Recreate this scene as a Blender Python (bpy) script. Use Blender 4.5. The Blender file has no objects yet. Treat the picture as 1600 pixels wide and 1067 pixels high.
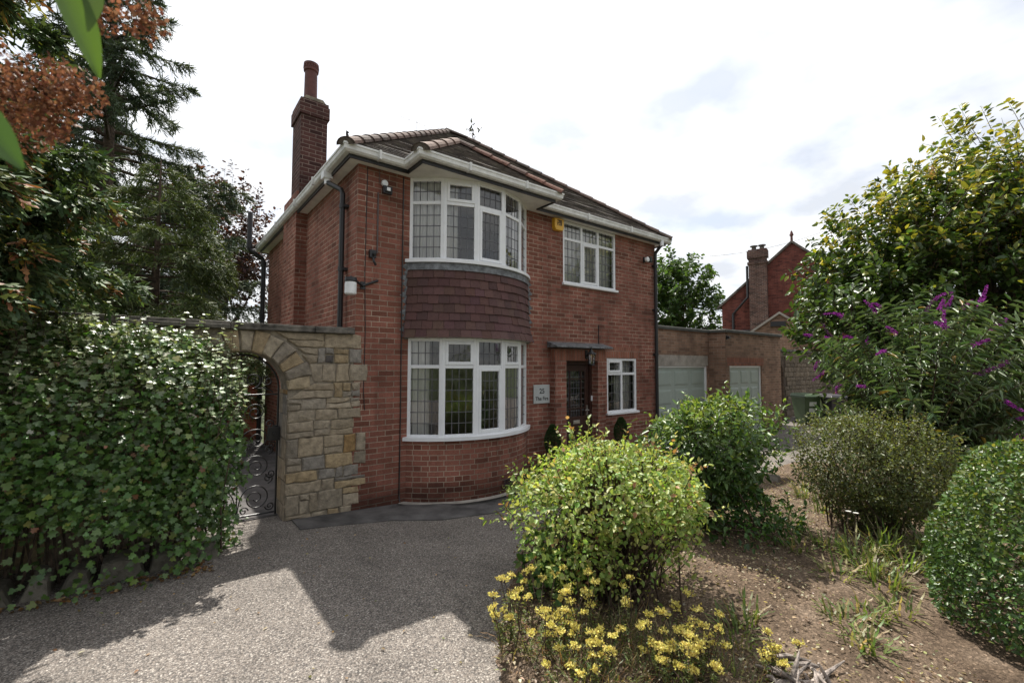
import bpy, math, random
import numpy as np
from mathutils import Vector, Matrix
R = math.radians
rng = np.random.default_rng(11)
random.seed(5)
scene = bpy.context.scene
COL = scene.collection

# ------------------------------------------------------------------ camera
cam_d = bpy.data.cameras.new('camera')
cam = bpy.data.objects.new('camera', cam_d); COL.objects.link(cam)
CAM = Vector((-2.068, -6.07, 1.96))
yaw, pitch, roll = R(37.997), R(2.948), R(0.154)
fwd = Vector((math.sin(yaw)*math.cos(pitch), math.cos(yaw)*math.cos(pitch), math.sin(pitch)))
rgt = Vector((math.cos(yaw), -math.sin(yaw), 0)); upv = rgt.cross(fwd)
r2 = rgt*math.cos(roll) + upv*math.sin(roll); u2 = upv*math.cos(roll) - rgt*math.sin(roll)
cam.matrix_world = Matrix(((r2.x, u2.x, -fwd.x, CAM.x), (r2.y, u2.y, -fwd.y, CAM.y), (r2.z, u2.z, -fwd.z, CAM.z), (0, 0, 0, 1)))
cam_d.sensor_width = 36; cam_d.lens = 707.98/1600*36
cam_d.clip_end = 3000; cam_d.clip_start = 0.05
cam_d.dof.use_dof = True; cam_d.dof.focus_distance = 7.0; cam_d.dof.aperture_fstop = 3.6
scene.camera = cam

# ------------------------------------------------------------------ world, sun, exposure
SUN_EL, SUN_AZ = R(60), R(16)       # azimuth from +Y towards +X
SUND = Vector((math.sin(SUN_AZ)*math.cos(SUN_EL), math.cos(SUN_AZ)*math.cos(SUN_EL), math.sin(SUN_EL)))
w = bpy.data.worlds.new('World'); scene.world = w; w.use_nodes = True
nt = w.node_tree; nt.nodes.clear()
def wn(t, **k):
    n = nt.nodes.new(t)
    for a, b in k.items(): setattr(n, a, b)
    return n
sky = wn('ShaderNodeTexSky', sky_type='NISHITA', sun_disc=False, sun_elevation=SUN_EL, sun_rotation=SUN_AZ, air_density=1.0, dust_density=2.0)
bg1 = wn('ShaderNodeBackground'); bg1.inputs[1].default_value = 0.13
nt.links.new(sky.outputs[0], bg1.inputs[0])
tc = wn('ShaderNodeTexCoord')
sep = wn('ShaderNodeSeparateXYZ'); nt.links.new(tc.outputs['Generated'], sep.inputs[0])
zadd = wn('ShaderNodeMath', operation='ADD'); zadd.inputs[1].default_value = 0.22; nt.links.new(sep.outputs[2], zadd.inputs[0])
zmax = wn('ShaderNodeMath', operation='MAXIMUM'); zmax.inputs[1].default_value = 0.05; nt.links.new(zadd.outputs[0], zmax.inputs[0])
dx = wn('ShaderNodeMath', operation='DIVIDE'); nt.links.new(sep.outputs[0], dx.inputs[0]); nt.links.new(zmax.outputs[0], dx.inputs[1])
dy = wn('ShaderNodeMath', operation='DIVIDE'); nt.links.new(sep.outputs[1], dy.inputs[0]); nt.links.new(zmax.outputs[0], dy.inputs[1])
cmb = wn('ShaderNodeCombineXYZ'); nt.links.new(dx.outputs[0], cmb.inputs[0]); nt.links.new(dy.outputs[0], cmb.inputs[1])
cn = wn('ShaderNodeTexNoise'); cn.inputs['Scale'].default_value = 1.7; cn.inputs['Detail'].default_value = 7; cn.inputs['Roughness'].default_value = .55; cn.inputs['Distortion'].default_value = .3
nt.links.new(cmb.outputs[0], cn.inputs['Vector'])
cr = wn('ShaderNodeValToRGB'); cr.color_ramp.elements[0].position = .34; cr.color_ramp.elements[1].position = .56
cr.color_ramp.elements[0].color = (.66, .66, .66, 1); cr.color_ramp.elements[1].color = (.97, .97, .97, 1)
nt.links.new(cn.outputs[0], cr.inputs[0])
cn2 = wn('ShaderNodeTexNoise'); cn2.inputs['Scale'].default_value = 2.6; cn2.inputs['Detail'].default_value = 5
nt.links.new(cmb.outputs[0], cn2.inputs['Vector'])
cr2 = wn('ShaderNodeValToRGB'); cr2.color_ramp.elements[0].position = .38; cr2.color_ramp.elements[1].position = .55
cr2.color_ramp.elements[0].color = (.68, .71, .765, 1); cr2.color_ramp.elements[1].color = (1, 1, 1, 1)
nt.links.new(cn2.outputs[0], cr2.inputs[0])
bg2 = wn('ShaderNodeBackground'); bg2.inputs[1].default_value = 0.78
nt.links.new(cr2.outputs[0], bg2.inputs[0])
vdot = wn('ShaderNodeVectorMath', operation='DOT_PRODUCT'); nt.links.new(tc.outputs['Generated'], vdot.inputs[0]); vdot.inputs[1].default_value = SUND
vmr = wn('ShaderNodeMapRange'); vmr.inputs[1].default_value = -.3; vmr.inputs[2].default_value = .88; vmr.inputs[3].default_value = .50; vmr.inputs[4].default_value = .95   # cloud is brighter towards the sun
nt.links.new(vdot.outputs['Value'], vmr.inputs[0]); nt.links.new(vmr.outputs[0], bg2.inputs[1])
mx = wn('ShaderNodeMixShader'); nt.links.new(cr.outputs[0], mx.inputs[0]); nt.links.new(bg1.outputs[0], mx.inputs[1]); nt.links.new(bg2.outputs[0], mx.inputs[2])
wo = wn('ShaderNodeOutputWorld'); nt.links.new(mx.outputs[0], wo.inputs[0])

sd = bpy.data.lights.new('sun', 'SUN'); sd.energy = 5.0; sd.angle = R(.5); sd.color = (1, .95, .87)
sun = bpy.data.objects.new('sun', sd); COL.objects.link(sun); sun.location = (8, 20, 30)
sun.rotation_euler = SUND.to_track_quat('Z', 'Y').to_euler()
scene.view_settings.view_transform = 'Standard'; scene.view_settings.look = 'None'
scene.view_settings.exposure = 0.6; scene.view_settings.gamma = 1
scene.cycles.max_bounces = 8; scene.cycles.transparent_max_bounces = 12

# ------------------------------------------------------------------ materials
def new_mat(name):
    m = bpy.data.materials.new(name); m.use_nodes = True
    t = m.node_tree
    return m, t, t.nodes['Principled BSDF'], t.nodes['Material Output']
def nd(t, typ, ins=None, **k):
    n = t.nodes.new(typ)
    for a, b in k.items(): setattr(n, a, b)
    if ins:
        for a, b in ins.items(): n.inputs[a].default_value = b
    return n
def mixc(t, fac, a, b, mode='MIX'):
    n = t.nodes.new('ShaderNodeMix'); n.data_type = 'RGBA'; n.blend_type = mode
    for s, v in ((n.inputs[0], fac), (n.inputs[6], a), (n.inputs[7], b)):
        if hasattr(v, 'links') or hasattr(v, 'is_linked'): t.links.new(v, s)
        elif isinstance(v, (tuple, list)): s.default_value = (*v[:3], 1)
        else: s.default_value = v
    return n.outputs[2]
def ramp(t, src, stops):
    n = t.nodes.new('ShaderNodeValToRGB'); e = n.color_ramp.elements
    while len(e) < len(stops): e.new(.5)
    for i, (p, c) in enumerate(stops):
        e[i].position = p; e[i].color = (*c, 1) if isinstance(c, (tuple, list)) else (c, c, c, 1)
    t.links.new(src, n.inputs[0]); return n.outputs[0]
def bump(t, bs, h, strength, dist):
    b = nd(t, 'ShaderNodeBump', {'Strength': strength, 'Distance': dist}); t.links.new(h, b.inputs['Height']); t.links.new(b.outputs[0], bs.inputs['Normal']); return b

def plain(name, col, rough=.5, spec=.5, metal=0., var=.12, vscale=6., bmp=0., bscale=60.):
    m, t, bs, o = new_mat(name)
    tcn = nd(t, 'ShaderNodeTexCoord')
    n = nd(t, 'ShaderNodeTexNoise', {'Scale': vscale, 'Detail': 6., 'Roughness': .6}); t.links.new(tcn.outputs['Object'], n.inputs['Vector'])
    f = ramp(t, n.outputs[0], [(.3, 1-var*1.6), (.7, 1+var*.6)])
    c = mixc(t, 1., col, f, 'MULTIPLY'); t.links.new(c, bs.inputs['Base Color'])
    bs.inputs['Roughness'].default_value = rough; bs.inputs['Specular IOR Level'].default_value = spec; bs.inputs['Metallic'].default_value = metal
    if bmp:
        n2 = nd(t, 'ShaderNodeTexNoise', {'Scale': bscale, 'Detail': 4.}); t.links.new(tcn.outputs['Object'], n2.inputs['Vector'])
        bump(t, bs, n2.outputs[0], bmp, .01)
    return m

def brick(name, c1, c2, mortar, bw=.225, rh=.075, ms=.0055, squash=1., sfreq=2, dark=.55, grime=True):
    m, t, bs, o = new_mat(name)
    uv = nd(t, 'ShaderNodeUVMap', uv_map='UVMap')
    wob = nd(t, 'ShaderNodeTexNoise', {'Scale': 9., 'Detail': 3.}); t.links.new(uv.outputs[0], wob.inputs['Vector'])
    wsub = nd(t, 'ShaderNodeVectorMath', operation='SUBTRACT'); t.links.new(wob.outputs['Color'], wsub.inputs[0]); wsub.inputs[1].default_value = (.5, .5, .5)
    wsc = nd(t, 'ShaderNodeVectorMath', operation='SCALE'); wsc.inputs['Scale'].default_value = .008; t.links.new(wsub.outputs[0], wsc.inputs[0])
    wad = nd(t, 'ShaderNodeVectorMath', operation='ADD'); t.links.new(uv.outputs[0], wad.inputs[0]); t.links.new(wsc.outputs[0], wad.inputs[1])
    b = nd(t, 'ShaderNodeTexBrick', {'Scale': 1., 'Mortar Size': ms, 'Mortar Smooth': .15, 'Brick Width': bw, 'Row Height': rh, 'Bias': 0.}, offset=.5, squash=squash, squash_frequency=sfreq)
    t.links.new(wad.outputs[0], b.inputs['Vector'])
    b.inputs['Color1'].default_value = (0, 0, 0, 1); b.inputs['Color2'].default_value = (1, 1, 1, 1); b.inputs['Mortar'].default_value = (.5, .5, .5, 1)
    big = nd(t, 'ShaderNodeTexNoise', {'Scale': 1.1, 'Detail': 5., 'Roughness': .65}); t.links.new(uv.outputs[0], big.inputs['Vector'])
    fine = nd(t, 'ShaderNodeTexNoise', {'Scale': 45., 'Detail': 5., 'Roughness': .7}); t.links.new(uv.outputs[0], fine.inputs['Vector'])
    base = ramp(t, b.outputs['Color'], [(0., tuple(x*dark for x in c1)), (.18, c1), (.75, c2), (1., tuple(x*1.12 for x in c2))])
    f1 = ramp(t, fine.outputs[0], [(.3, .72), (.72, 1.18)])
    base = mixc(t, 1., base, f1, 'MULTIPLY')
    mcol = mixc(t, 1., mortar, ramp(t, big.outputs[0], [(.35, .45), (.62, 1.1)]), 'MULTIPLY')
    col = mixc(t, b.outputs['Fac'], base, mcol)
    f2 = ramp(t, big.outputs[0], [(.3, .74), (.7, 1.14)])
    col = mixc(t, 1., col, f2, 'MULTIPLY')
    st = nd(t, 'ShaderNodeMapping'); st.inputs['Scale'].default_value = (2.2, .28, 1.); t.links.new(uv.outputs[0], st.inputs['Vector'])
    sn = nd(t, 'ShaderNodeTexNoise', {'Scale': 1., 'Detail': 7., 'Roughness': .7}); t.links.new(st.outputs[0], sn.inputs['Vector'])
    col = mixc(t, 1., col, ramp(t, sn.outputs[0], [(.32, .66), (.5, 1.), (.72, 1.12)]), 'MULTIPLY')
    if grime:
        sp = nd(t, 'ShaderNodeSeparateXYZ'); t.links.new(uv.outputs[0], sp.inputs[0])
        ad = nd(t, 'ShaderNodeMath', operation='MULTIPLY_ADD'); t.links.new(big.outputs[0], ad.inputs[0]); ad.inputs[1].default_value = -.35; t.links.new(sp.outputs[1], ad.inputs[2])
        g = ramp(t, ad.outputs[0], [(.0, .5), (.12, 1.)])
        col = mixc(t, 1., col, g, 'MULTIPLY')
    t.links.new(col, bs.inputs['Base Color'])
    bs.inputs['Roughness'].default_value = .85; bs.inputs['Specular IOR Level'].default_value = .25
    inv = nd(t, 'ShaderNodeMath', operation='MULTIPLY_ADD'); t.links.new(b.outputs['Fac'], inv.inputs[0]); inv.inputs[1].default_value = -1.; t.links.new(fine.outputs[0], inv.inputs[2])
    bump(t, bs, inv.outputs[0], .6, .006)
    return m

def attr_mat(name, rough=.8, spec=.3, nscale=30., var=.3, bmp=.5, bdist=.01, bscale=40.):
    m, t, bs, o = new_mat(name)
    a = nd(t, 'ShaderNodeAttribute', attribute_name='tint')
    tcn = nd(t, 'ShaderNodeTexCoord')
    n = nd(t, 'ShaderNodeTexNoise', {'Scale': nscale, 'Detail': 6., 'Roughness': .65}); t.links.new(tcn.outputs['Object'], n.inputs['Vector'])
    c = mixc(t, 1., a.outputs['Color'], ramp(t, n.outputs[0], [(.3, 1-var), (.7, 1+var*.5)]), 'MULTIPLY')
    t.links.new(c, bs.inputs['Base Color']); bs.inputs['Roughness'].default_value = rough; bs.inputs['Specular IOR Level'].default_value = spec
    if bmp:
        n2 = nd(t, 'ShaderNodeTexNoise', {'Scale': bscale, 'Detail': 5.}); t.links.new(tcn.outputs['Object'], n2.inputs['Vector']); bump(t, bs, n2.outputs[0], bmp, bdist)
    return m

def leaf_mat(name, trans=.35, rough=.45, spec=.5, tcol=(1.25, 1.2, .55)):
    m, t, bs, o = new_mat(name)
    a = nd(t, 'ShaderNodeAttribute', attribute_name='tint')
    t.links.new(a.outputs['Color'], bs.inputs['Base Color'])
    bs.inputs['Roughness'].default_value = rough; bs.inputs['Specular IOR Level'].default_value = spec
    tr = nd(t, 'ShaderNodeBsdfTranslucent'); c = mixc(t, 1., a.outputs['Color'], tcol, 'MULTIPLY'); t.links.new(c, tr.inputs['Color'])
    mxn = nd(t, 'ShaderNodeMixShader', {0: trans}); t.links.new(bs.outputs[0], mxn.inputs[1]); t.links.new(tr.outputs[0], mxn.inputs[2])
    t.links.new(mxn.outputs[0], o.inputs['Surface'])
    return m

M = {}
M['brick'] = brick('red_brick', (.215, .084, .058), (.28, .112, .081), (.40, .31, .24), dark=.72)
M['brick_bay'] = brick('red_brick_bay', (.205, .08, .056), (.29, .116, .083), (.41, .32, .245), dark=.62, squash=.52, sfreq=2)
M['brick_soldier'] = brick('red_brick_soldier', (.25, .098, .062), (.305, .122, .08), (.26, .20, .16), dark=.8, bw=.075, rh=.225, grime=False)
M['brick_stack'] = brick('dark_stack_brick', (.072, .032, .028), (.10, .044, .037), (.27, .20, .17), grime=False)
M['brick_garage'] = brick('brown_garage_brick', (.225, .135, .094), (.30, .182, .125), (.34, .275, .215), dark=.75)
M['brick_neighbour'] = brick('deep_red_brick', (.135, .042, .034), (.18, .055, .042), (.17, .09, .075), grime=False)
M['brick_neighbour_stack'] = brick('sooty_neighbour_brick', (.09, .05, .042), (.14, .075, .06), (.30, .26, .235), grime=False)
M['white'] = plain('white_upvc', (.80, .81, .83), rough=.35, var=.04)
M['white_old'] = plain('cream_painted_soffit', (.74, .73, .68), rough=.6, var=.1)
M['gutter'] = plain('white_gutter_plastic', (.74, .74, .72), rough=.45, var=.14, vscale=9)
M['black'] = plain('black_plastic', (.018, .018, .02), rough=.4, var=.1)
M['iron'] = plain('black_iron', (.014, .014, .015), rough=.45, spec=.6, var=.2, vscale=30)
M['lead'] = plain('lead_sheet', (.17, .18, .19), rough=.55, var=.5, vscale=14, bmp=.3)
M['came'] = plain('lead_came', (.10, .10, .11), rough=.5)
M['wood'] = plain('dark_brown_door_wood', (.052, .022, .016), rough=.42, var=.35, vscale=22)
M['silver'] = plain('brushed_steel', (.62, .62, .6), rough=.35, metal=.9, var=.1)
M['plate'] = plain('pale_steel_sign_plate', (.52, .54, .54), rough=.45, metal=.2, var=.06)
M['plaster'] = plain('room_plaster', (.55, .54, .5), rough=.9)
M['carpet'] = plain('room_carpet', (.22, .18, .15), rough=.95)
M['concrete'] = plain('weathered_concrete', (.105, .098, .096), rough=.9, var=.4, vscale=3.5, bmp=.4, bscale=90)
M['concrete_pale'] = plain('concrete_lintel', (.36, .33, .29), rough=.9, var=.25, vscale=5, bmp=.3)
M['coping'] = plain('dark_stone_coping', (.16, .145, .125), rough=.9, var=.5, vscale=8, bmp=.6, bscale=35)
M['felt'] = plain('dark_roof_felt', (.075, .075, .066), rough=.9, var=.3)
M['mortar'] = plain('lime_mortar', (.28, .24, .185), rough=.95, var=.35, vscale=12, bmp=.6)
M['stone'] = attr_mat('sandstone_block', nscale=14, var=.42, bmp=.7, bdist=.015, bscale=38)
M['tile_attr'] = attr_mat('clay_hanging_tile', rough=.75, nscale=40, var=.3, bmp=.25, bscale=120)
M['ridge'] = attr_mat('clay_ridge_tile', rough=.85, nscale=18, var=.5, bmp=.5, bscale=50)
M['pot'] = plain('red_clay_pot', (.12, .04, .034), rough=.7, var=.25, vscale=10)
M['garage_door'] = plain('sage_green_door', (.33, .39, .355), rough=.5, var=.05)
M['binplastic'] = plain('green_bin_plastic', (.045, .085, .03), rough=.5, var=.15)
M['bindark'] = plain('dark_bin_plastic', (.025, .022, .028), rough=.5)
M['sticker'] = plain('pale_sticker', (.55, .6, .55), rough=.5)
M['bark'] = plain('brown_bark', (.10, .07, .05), rough=.95, var=.5, vscale=14, bmp=.8, bscale=30)
M['twig'] = plain('thin_twig_bark', (.085, .055, .038), rough=.9, var=.4, vscale=20)
M['planter'] = plain('black_planter_glaze', (.016, .016, .02), rough=.35, var=.2)
M['yellow'] = plain('yellow_alarm_plastic', (.72, .40, .035), rough=.4, var=.06)
M['lampglass'] = plain('opal_lamp_glass', (.80, .81, .82), rough=.25)
M['logwood'] = plain('bleached_dead_wood', (.34, .29, .255), rough=.9, var=.6, vscale=18, bmp=.8)
M['cable'] = plain('overhead_cable_rubber', (.2, .2, .21), rough=.6)
M['wirecover'] = plain('grey_cable_cover', (.12, .09, .085), rough=.6)
M['text'] = plain('sign_letter_black', (.01, .01, .012), rough=.5, var=0.)

def curtain_mat():
    m, t, bs, o = new_mat('white_curtain_cloth')
    bs.inputs['Base Color'].default_value = (.86, .85, .81, 1); bs.inputs['Roughness'].default_value = .9
    tr = nd(t, 'ShaderNodeBsdfTranslucent'); tr.inputs[0].default_value = (.75, .73, .68, 1)
    mxn = nd(t, 'ShaderNodeMixShader', {0: .15}); t.links.new(bs.outputs[0], mxn.inputs[1]); t.links.new(tr.outputs[0], mxn.inputs[2]); t.links.new(mxn.outputs[0], o.inputs['Surface'])
    return m
M['curtain'] = curtain_mat()
def glass_mat(name, tint, boost):
    m, t, bs, o = new_mat(name); t.nodes.remove(bs)
    tcn = nd(t, 'ShaderNodeTexCoord'); n = nd(t, 'ShaderNodeTexNoise', {'Scale': 5., 'Detail': 2.}); t.links.new(tcn.outputs['Object'], n.inputs['Vector'])
    b = nd(t, 'ShaderNodeBump', {'Strength': .06, 'Distance': .02}); t.links.new(n.outputs[0], b.inputs['Height'])
    tr = nd(t, 'ShaderNodeBsdfTransparent'); tr.inputs[0].default_value = (*tint, 1)
    gl = nd(t, 'ShaderNodeBsdfGlossy', {'Roughness': .015}); gl.inputs[0].default_value = (1, 1, 1, 1); t.links.new(b.outputs[0], gl.inputs['Normal'])
    fr = nd(t, 'ShaderNodeFresnel', {'IOR': 1.52}); t.links.new(b.outputs[0], fr.inputs['Normal'])
    mu = nd(t, 'ShaderNodeMath', operation='MULTIPLY'); mu.inputs[1].default_value = boost; mu.use_clamp = True; t.links.new(fr.outputs[0], mu.inputs[0])
    mxn = nd(t, 'ShaderNodeMixShader'); t.links.new(mu.outputs[0], mxn.inputs[0]); t.links.new(tr.outputs[0], mxn.inputs[1]); t.links.new(gl.outputs[0], mxn.inputs[2]); t.links.new(mxn.outputs[0], o.inputs['Surface'])
    return m
M['glass'] = glass_mat('window_glass', (.93, .94, .94), 2.1)     # double glazing: two reflecting sheets

def gravel_mat():
    m, t, bs, o = new_mat('mixed_gravel')
    tcn = nd(t, 'ShaderNodeTexCoord')
    wob = nd(t, 'ShaderNodeTexNoise', {'Scale': 60., 'Detail': 2.}); t.links.new(tcn.outputs['Object'], wob.inputs['Vector'])
    wsub = nd(t, 'ShaderNodeVectorMath', operation='SCALE'); wsub.inputs['Scale'].default_value = .012; t.links.new(wob.outputs['Color'], wsub.inputs[0])
    wad = nd(t, 'ShaderNodeVectorMath', operation='ADD'); t.links.new(tcn.outputs['Object'], wad.inputs[0]); t.links.new(wsub.outputs[0], wad.inputs[1])
    v = nd(t, 'ShaderNodeTexVoronoi', {'Scale': 95., 'Randomness': 1.}); t.links.new(wad.outputs[0], v.inputs['Vector'])
    sp = nd(t, 'ShaderNodeSeparateColor'); t.links.new(v.outputs['Color'], sp.inputs[0])
    c = ramp(t, sp.outputs[0], [(0., (.115, .105, .098)), (.22, (.175, .156, .141)), (.5, (.228, .195, .168)), (.75, (.272, .242, .214)), (.93, (.35, .315, .28)), (1., (.49, .45, .40))])
    big = nd(t, 'ShaderNodeTexNoise', {'Scale': 1.3, 'Detail': 8., 'Roughness': .68}); t.links.new(tcn.outputs['Object'], big.inputs['Vector'])
    c = mixc(t, 1., c, ramp(t, big.outputs[0], [(.28, .70), (.5, 1.), (.72, 1.14)]), 'MULTIPLY')
    gap = ramp(t, v.outputs['Distance'], [(.35, 1.), (.75, .4)])
    c = mixc(t, 1., c, gap, 'MULTIPLY')
    t.links.new(c, bs.inputs['Base Color']); bs.inputs['Roughness'].default_value = .8; bs.inputs['Specular IOR Level'].default_value = .3
    hh = nd(t, 'ShaderNodeMath', operation='MULTIPLY_ADD'); t.links.new(v.outputs['Distance'], hh.inputs[0]); hh.inputs[1].default_value = -1.; t.links.new(sp.outputs[1], hh.inputs[2])
    bump(t, bs, hh.outputs[0], .6, .006)
    return m
M['gravel'] = gravel_mat()
def soil_mat():
    m, t, bs, o = new_mat('dry_soil')
    tcn = nd(t, 'ShaderNodeTexCoord')
    n = nd(t, 'ShaderNodeTexNoise', {'Scale': 2.2, 'Detail': 8., 'Roughness': .65}); t.links.new(tcn.outputs['Object'], n.inputs['Vector'])
    c = ramp(t, n.outputs[0], [(.3, (.085, .060, .042)), (.5, (.155, .112, .078)), (.62, (.20, .148, .107)), (.78, (.26, .20, .15))])
    v = nd(t, 'ShaderNodeTexVoronoi', {'Scale': 75.}); t.links.new(tcn.outputs['Object'], v.inputs['Vector'])
    sp = nd(t, 'ShaderNodeSeparateColor'); t.links.new(v.outputs['Color'], sp.inputs[0])
    c = mixc(t, 1., c, ramp(t, sp.outputs[0], [(0., .55), (.7, 1.05), (.93, 1.3), (1., 2.1)]), 'MULTIPLY')
    t.links.new(c, bs.inputs['Base Color']); bs.inputs['Roughness'].default_value = .95; bs.inputs['Specular IOR Level'].default_value = .15
    n2 = nd(t, 'ShaderNodeTexNoise', {'Scale': 38., 'Detail': 6., 'Roughness': .7}); t.links.new(tcn.outputs['Object'], n2.inputs['Vector']); bump(t, bs, n2.outputs[0], 1., .03)
    return m
M['soil'] = soil_mat()
M['grassland'] = plain('distant_grass', (.07, .09, .03), rough=.95, var=.5, vscale=.7, bmp=.6, bscale=20)
def roof_mat():
    m, t, bs, o = new_mat('weathered_roof_tile')
    uv = nd(t, 'ShaderNodeUVMap', uv_map='UVMap')
    b = nd(t, 'ShaderNodeTexBrick', {'Scale': 1., 'Mortar Size': .004, 'Brick Width': .17, 'Row Height': .105, 'Bias': 0.}, offset=.5); t.links.new(uv.outputs[0], b.inputs['Vector'])
    b.inputs['Color1'].default_value = (0, 0, 0, 1); b.inputs['Color2'].default_value = (1, 1, 1, 1); b.inputs['Mortar'].default_value = (.0, .0, .0, 1)
    c = ramp(t, b.outputs['Color'], [(0., (.075, .064, .06)), (.5, (.135, .115, .104)), (1., (.185, .155, .138))])
    n = nd(t, 'ShaderNodeTexNoise', {'Scale': 3.5, 'Detail': 7., 'Roughness': .7}); t.links.new(uv.outputs[0], n.inputs['Vector'])
    c = mixc(t, ramp(t, n.outputs[0], [(.5, 0.), (.72, .7)]), c, (.2, .19, .14))
    c = mixc(t, 1., c, ramp(t, n.outputs[0], [(.3, .6), (.6, 1.1)]), 'MULTIPLY')
    t.links.new(c, bs.inputs['Base Color']); bs.inputs['Roughness'].default_value = .85
    bump(t, bs, n.outputs[0], .4, .01)
    return m
M['roof'] = roof_mat()
LEAF = leaf_mat('leaf_soft', .42)
LEAFG = leaf_mat('leaf_glossy', .30, rough=.38, spec=.55)
LEAFB = leaf_mat('leaf_grey_green', .22, rough=.42, spec=.5, tcol=(1.0, 1.1, .6))
NEED = leaf_mat('conifer_needles', .18, rough=.6, spec=.3)
PETAL = leaf_mat('flower_petal', .3, rough=.6, spec=.2, tcol=(1.1, 1.05, .9))

# ------------------------------------------------------------------ mesh helpers
class MB:
    def __init__(s): s.v = []; s.f = []; s.m = []; s.uv = []; s.t = []
    def face(s, pts, mi=0, uv=None, tint=None):
        i = len(s.v); s.v += [tuple(p) for p in pts]; s.f.append(list(range(i, i+len(pts)))); s.m.append(mi); s.uv.append(uv); s.t.append(tint)
    def mesh(s, verts, faces, mi=0, tint=None):
        i = len(s.v); s.v += [tuple(p) for p in verts]
        for f in faces: s.f.append([a+i for a in f]); s.m.append(mi); s.uv.append(None); s.t.append(tint)
    def box(s, x0, x1, y0, y1, z0, z1, mi=0, tint=None):
        v = [(x0,y0,z0),(x1,y0,z0),(x1,y1,z0),(x0,y1,z0),(x0,y0,z1),(x1,y0,z1),(x1,y1,z1),(x0,y1,z1)]
        s.mesh(v, [(0,3,2,1),(4,5,6,7),(0,1,5,4),(1,2,6,5),(2,3,7,6),(3,0,4,7)], mi, tint)
    def obox(s, c, u, n, du, dn, z0, z1, mi=0, tint=None):
        # box centred on c in plan, half sizes du along u and dn along n
        c = Vector((c[0], c[1], 0)); u = Vector((u[0], u[1], 0)).normalized(); n = Vector((n[0], n[1], 0)).normalized()
        P = [c-u*du-n*dn, c+u*du-n*dn, c+u*du+n*dn, c-u*du+n*dn]
        v = [(p.x,p.y,z0) for p in P]+[(p.x,p.y,z1) for p in P]
        s.mesh(v, [(0,3,2,1),(4,5,6,7),(0,1,5,4),(1,2,6,5),(2,3,7,6),(3,0,4,7)], mi, tint)
    def tube(s, path, r, n=8, mi=0, caps=True, tint=None):
        path = [Vector(p) for p in path]; k = len(path)
        rs = r if isinstance(r, (list, tuple)) else [r]*k
        rings = []; prev = None
        for i, p in enumerate(path):
            d = (path[min(i+1,k-1)]-path[max(i-1,0)]).normalized()
            if prev is None:
                a = d.orthogonal().normalized()
            else:
                a = prev - d*prev.dot(d); a = a.normalized() if a.length > 1e-6 else d.orthogonal().normalized()
            prev = a; b = d.cross(a)
            rings.append([p+(a*math.cos(2*math.pi*j/n)+b*math.sin(2*math.pi*j/n))*rs[i] for j in range(n)])
        v = [q for rg in rings for q in rg]; f = []
        for i in range(k-1):
            for j in range(n): f.append((i*n+j, i*n+(j+1)%n, (i+1)*n+(j+1)%n, (i+1)*n+j))
        if caps: f.append(tuple(range(n))[::-1]); f.append(tuple((k-1)*n+j for j in range(n)))
        s.mesh(v, f, mi, tint)
    def lathe(s, prof, cx, cy, n=20, mi=0, tint=None):
        v = []; f = []; k = len(prof)
        for r, z in prof: v += [(cx+r*math.cos(2*math.pi*j/n), cy+r*math.sin(2*math.pi*j/n), z) for j in range(n)]
        for i in range(k-1):
            for j in range(n): f.append((i*n+j, i*n+(j+1)%n, (i+1)*n+(j+1)%n, (i+1)*n+j))
        f.append(tuple(range(n))[::-1]); f.append(tuple((k-1)*n+j for j in range(n)))
        s.mesh(v, f, mi, tint)
    def prism(s, poly, axis, a0, a1, mi=0, tint=None):
        # poly of 2D points swept along axis ('x','y','z') from a0 to a1
        def P(p, a): return {'x': (a, p[0], p[1]), 'y': (p[0], a, p[1]), 'z': (p[0], p[1], a)}[axis]
        n = len(poly); v = [P(p, a0) for p in poly]+[P(p, a1) for p in poly]
        f = [tuple(range(n))[::-1], tuple(range(n, 2*n))]+[(i, (i+1)%n, n+(i+1)%n, n+i) for i in range(n)]
        s.mesh(v, f, mi, tint)
    def sweep(s, path, prof, mi=0, closed=False):
        # path of (x,y) with mitred corners; prof of (out, z) with out measured to the right-hand side of travel
        k = len(path); rows = []
        for i in range(k):
            p = Vector(path[i])
            d0 = (p-Vector(path[i-1])).normalized() if i > 0 else None
            d1 = (Vector(path[i+1])-p).normalized() if i < k-1 else None
            if d0 is None: d0 = d1
            if d1 is None: d1 = d0
            n0 = Vector((d0.y, -d0.x)); n1 = Vector((d1.y, -d1.x)); nn = (n0+n1); nn = nn/ max(.2, nn.dot(n0)) if nn.length > 1e-6 else n0
            rows.append([(p.x+nn.x*o, p.y+nn.y*o, z) for o, z in prof])
        n = len(prof); v = [q for r_ in rows for q in r_]; f = []
        for i in range(k-1):
            for j in range(n): f.append((i*n+j, i*n+(j+1)%n, (i+1)*n+(j+1)%n, (i+1)*n+j))
        f.append(tuple(range(n))); f.append(tuple((k-1)*n+j for j in range(n))[::-1])
        s.mesh(v, f, mi)

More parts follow.
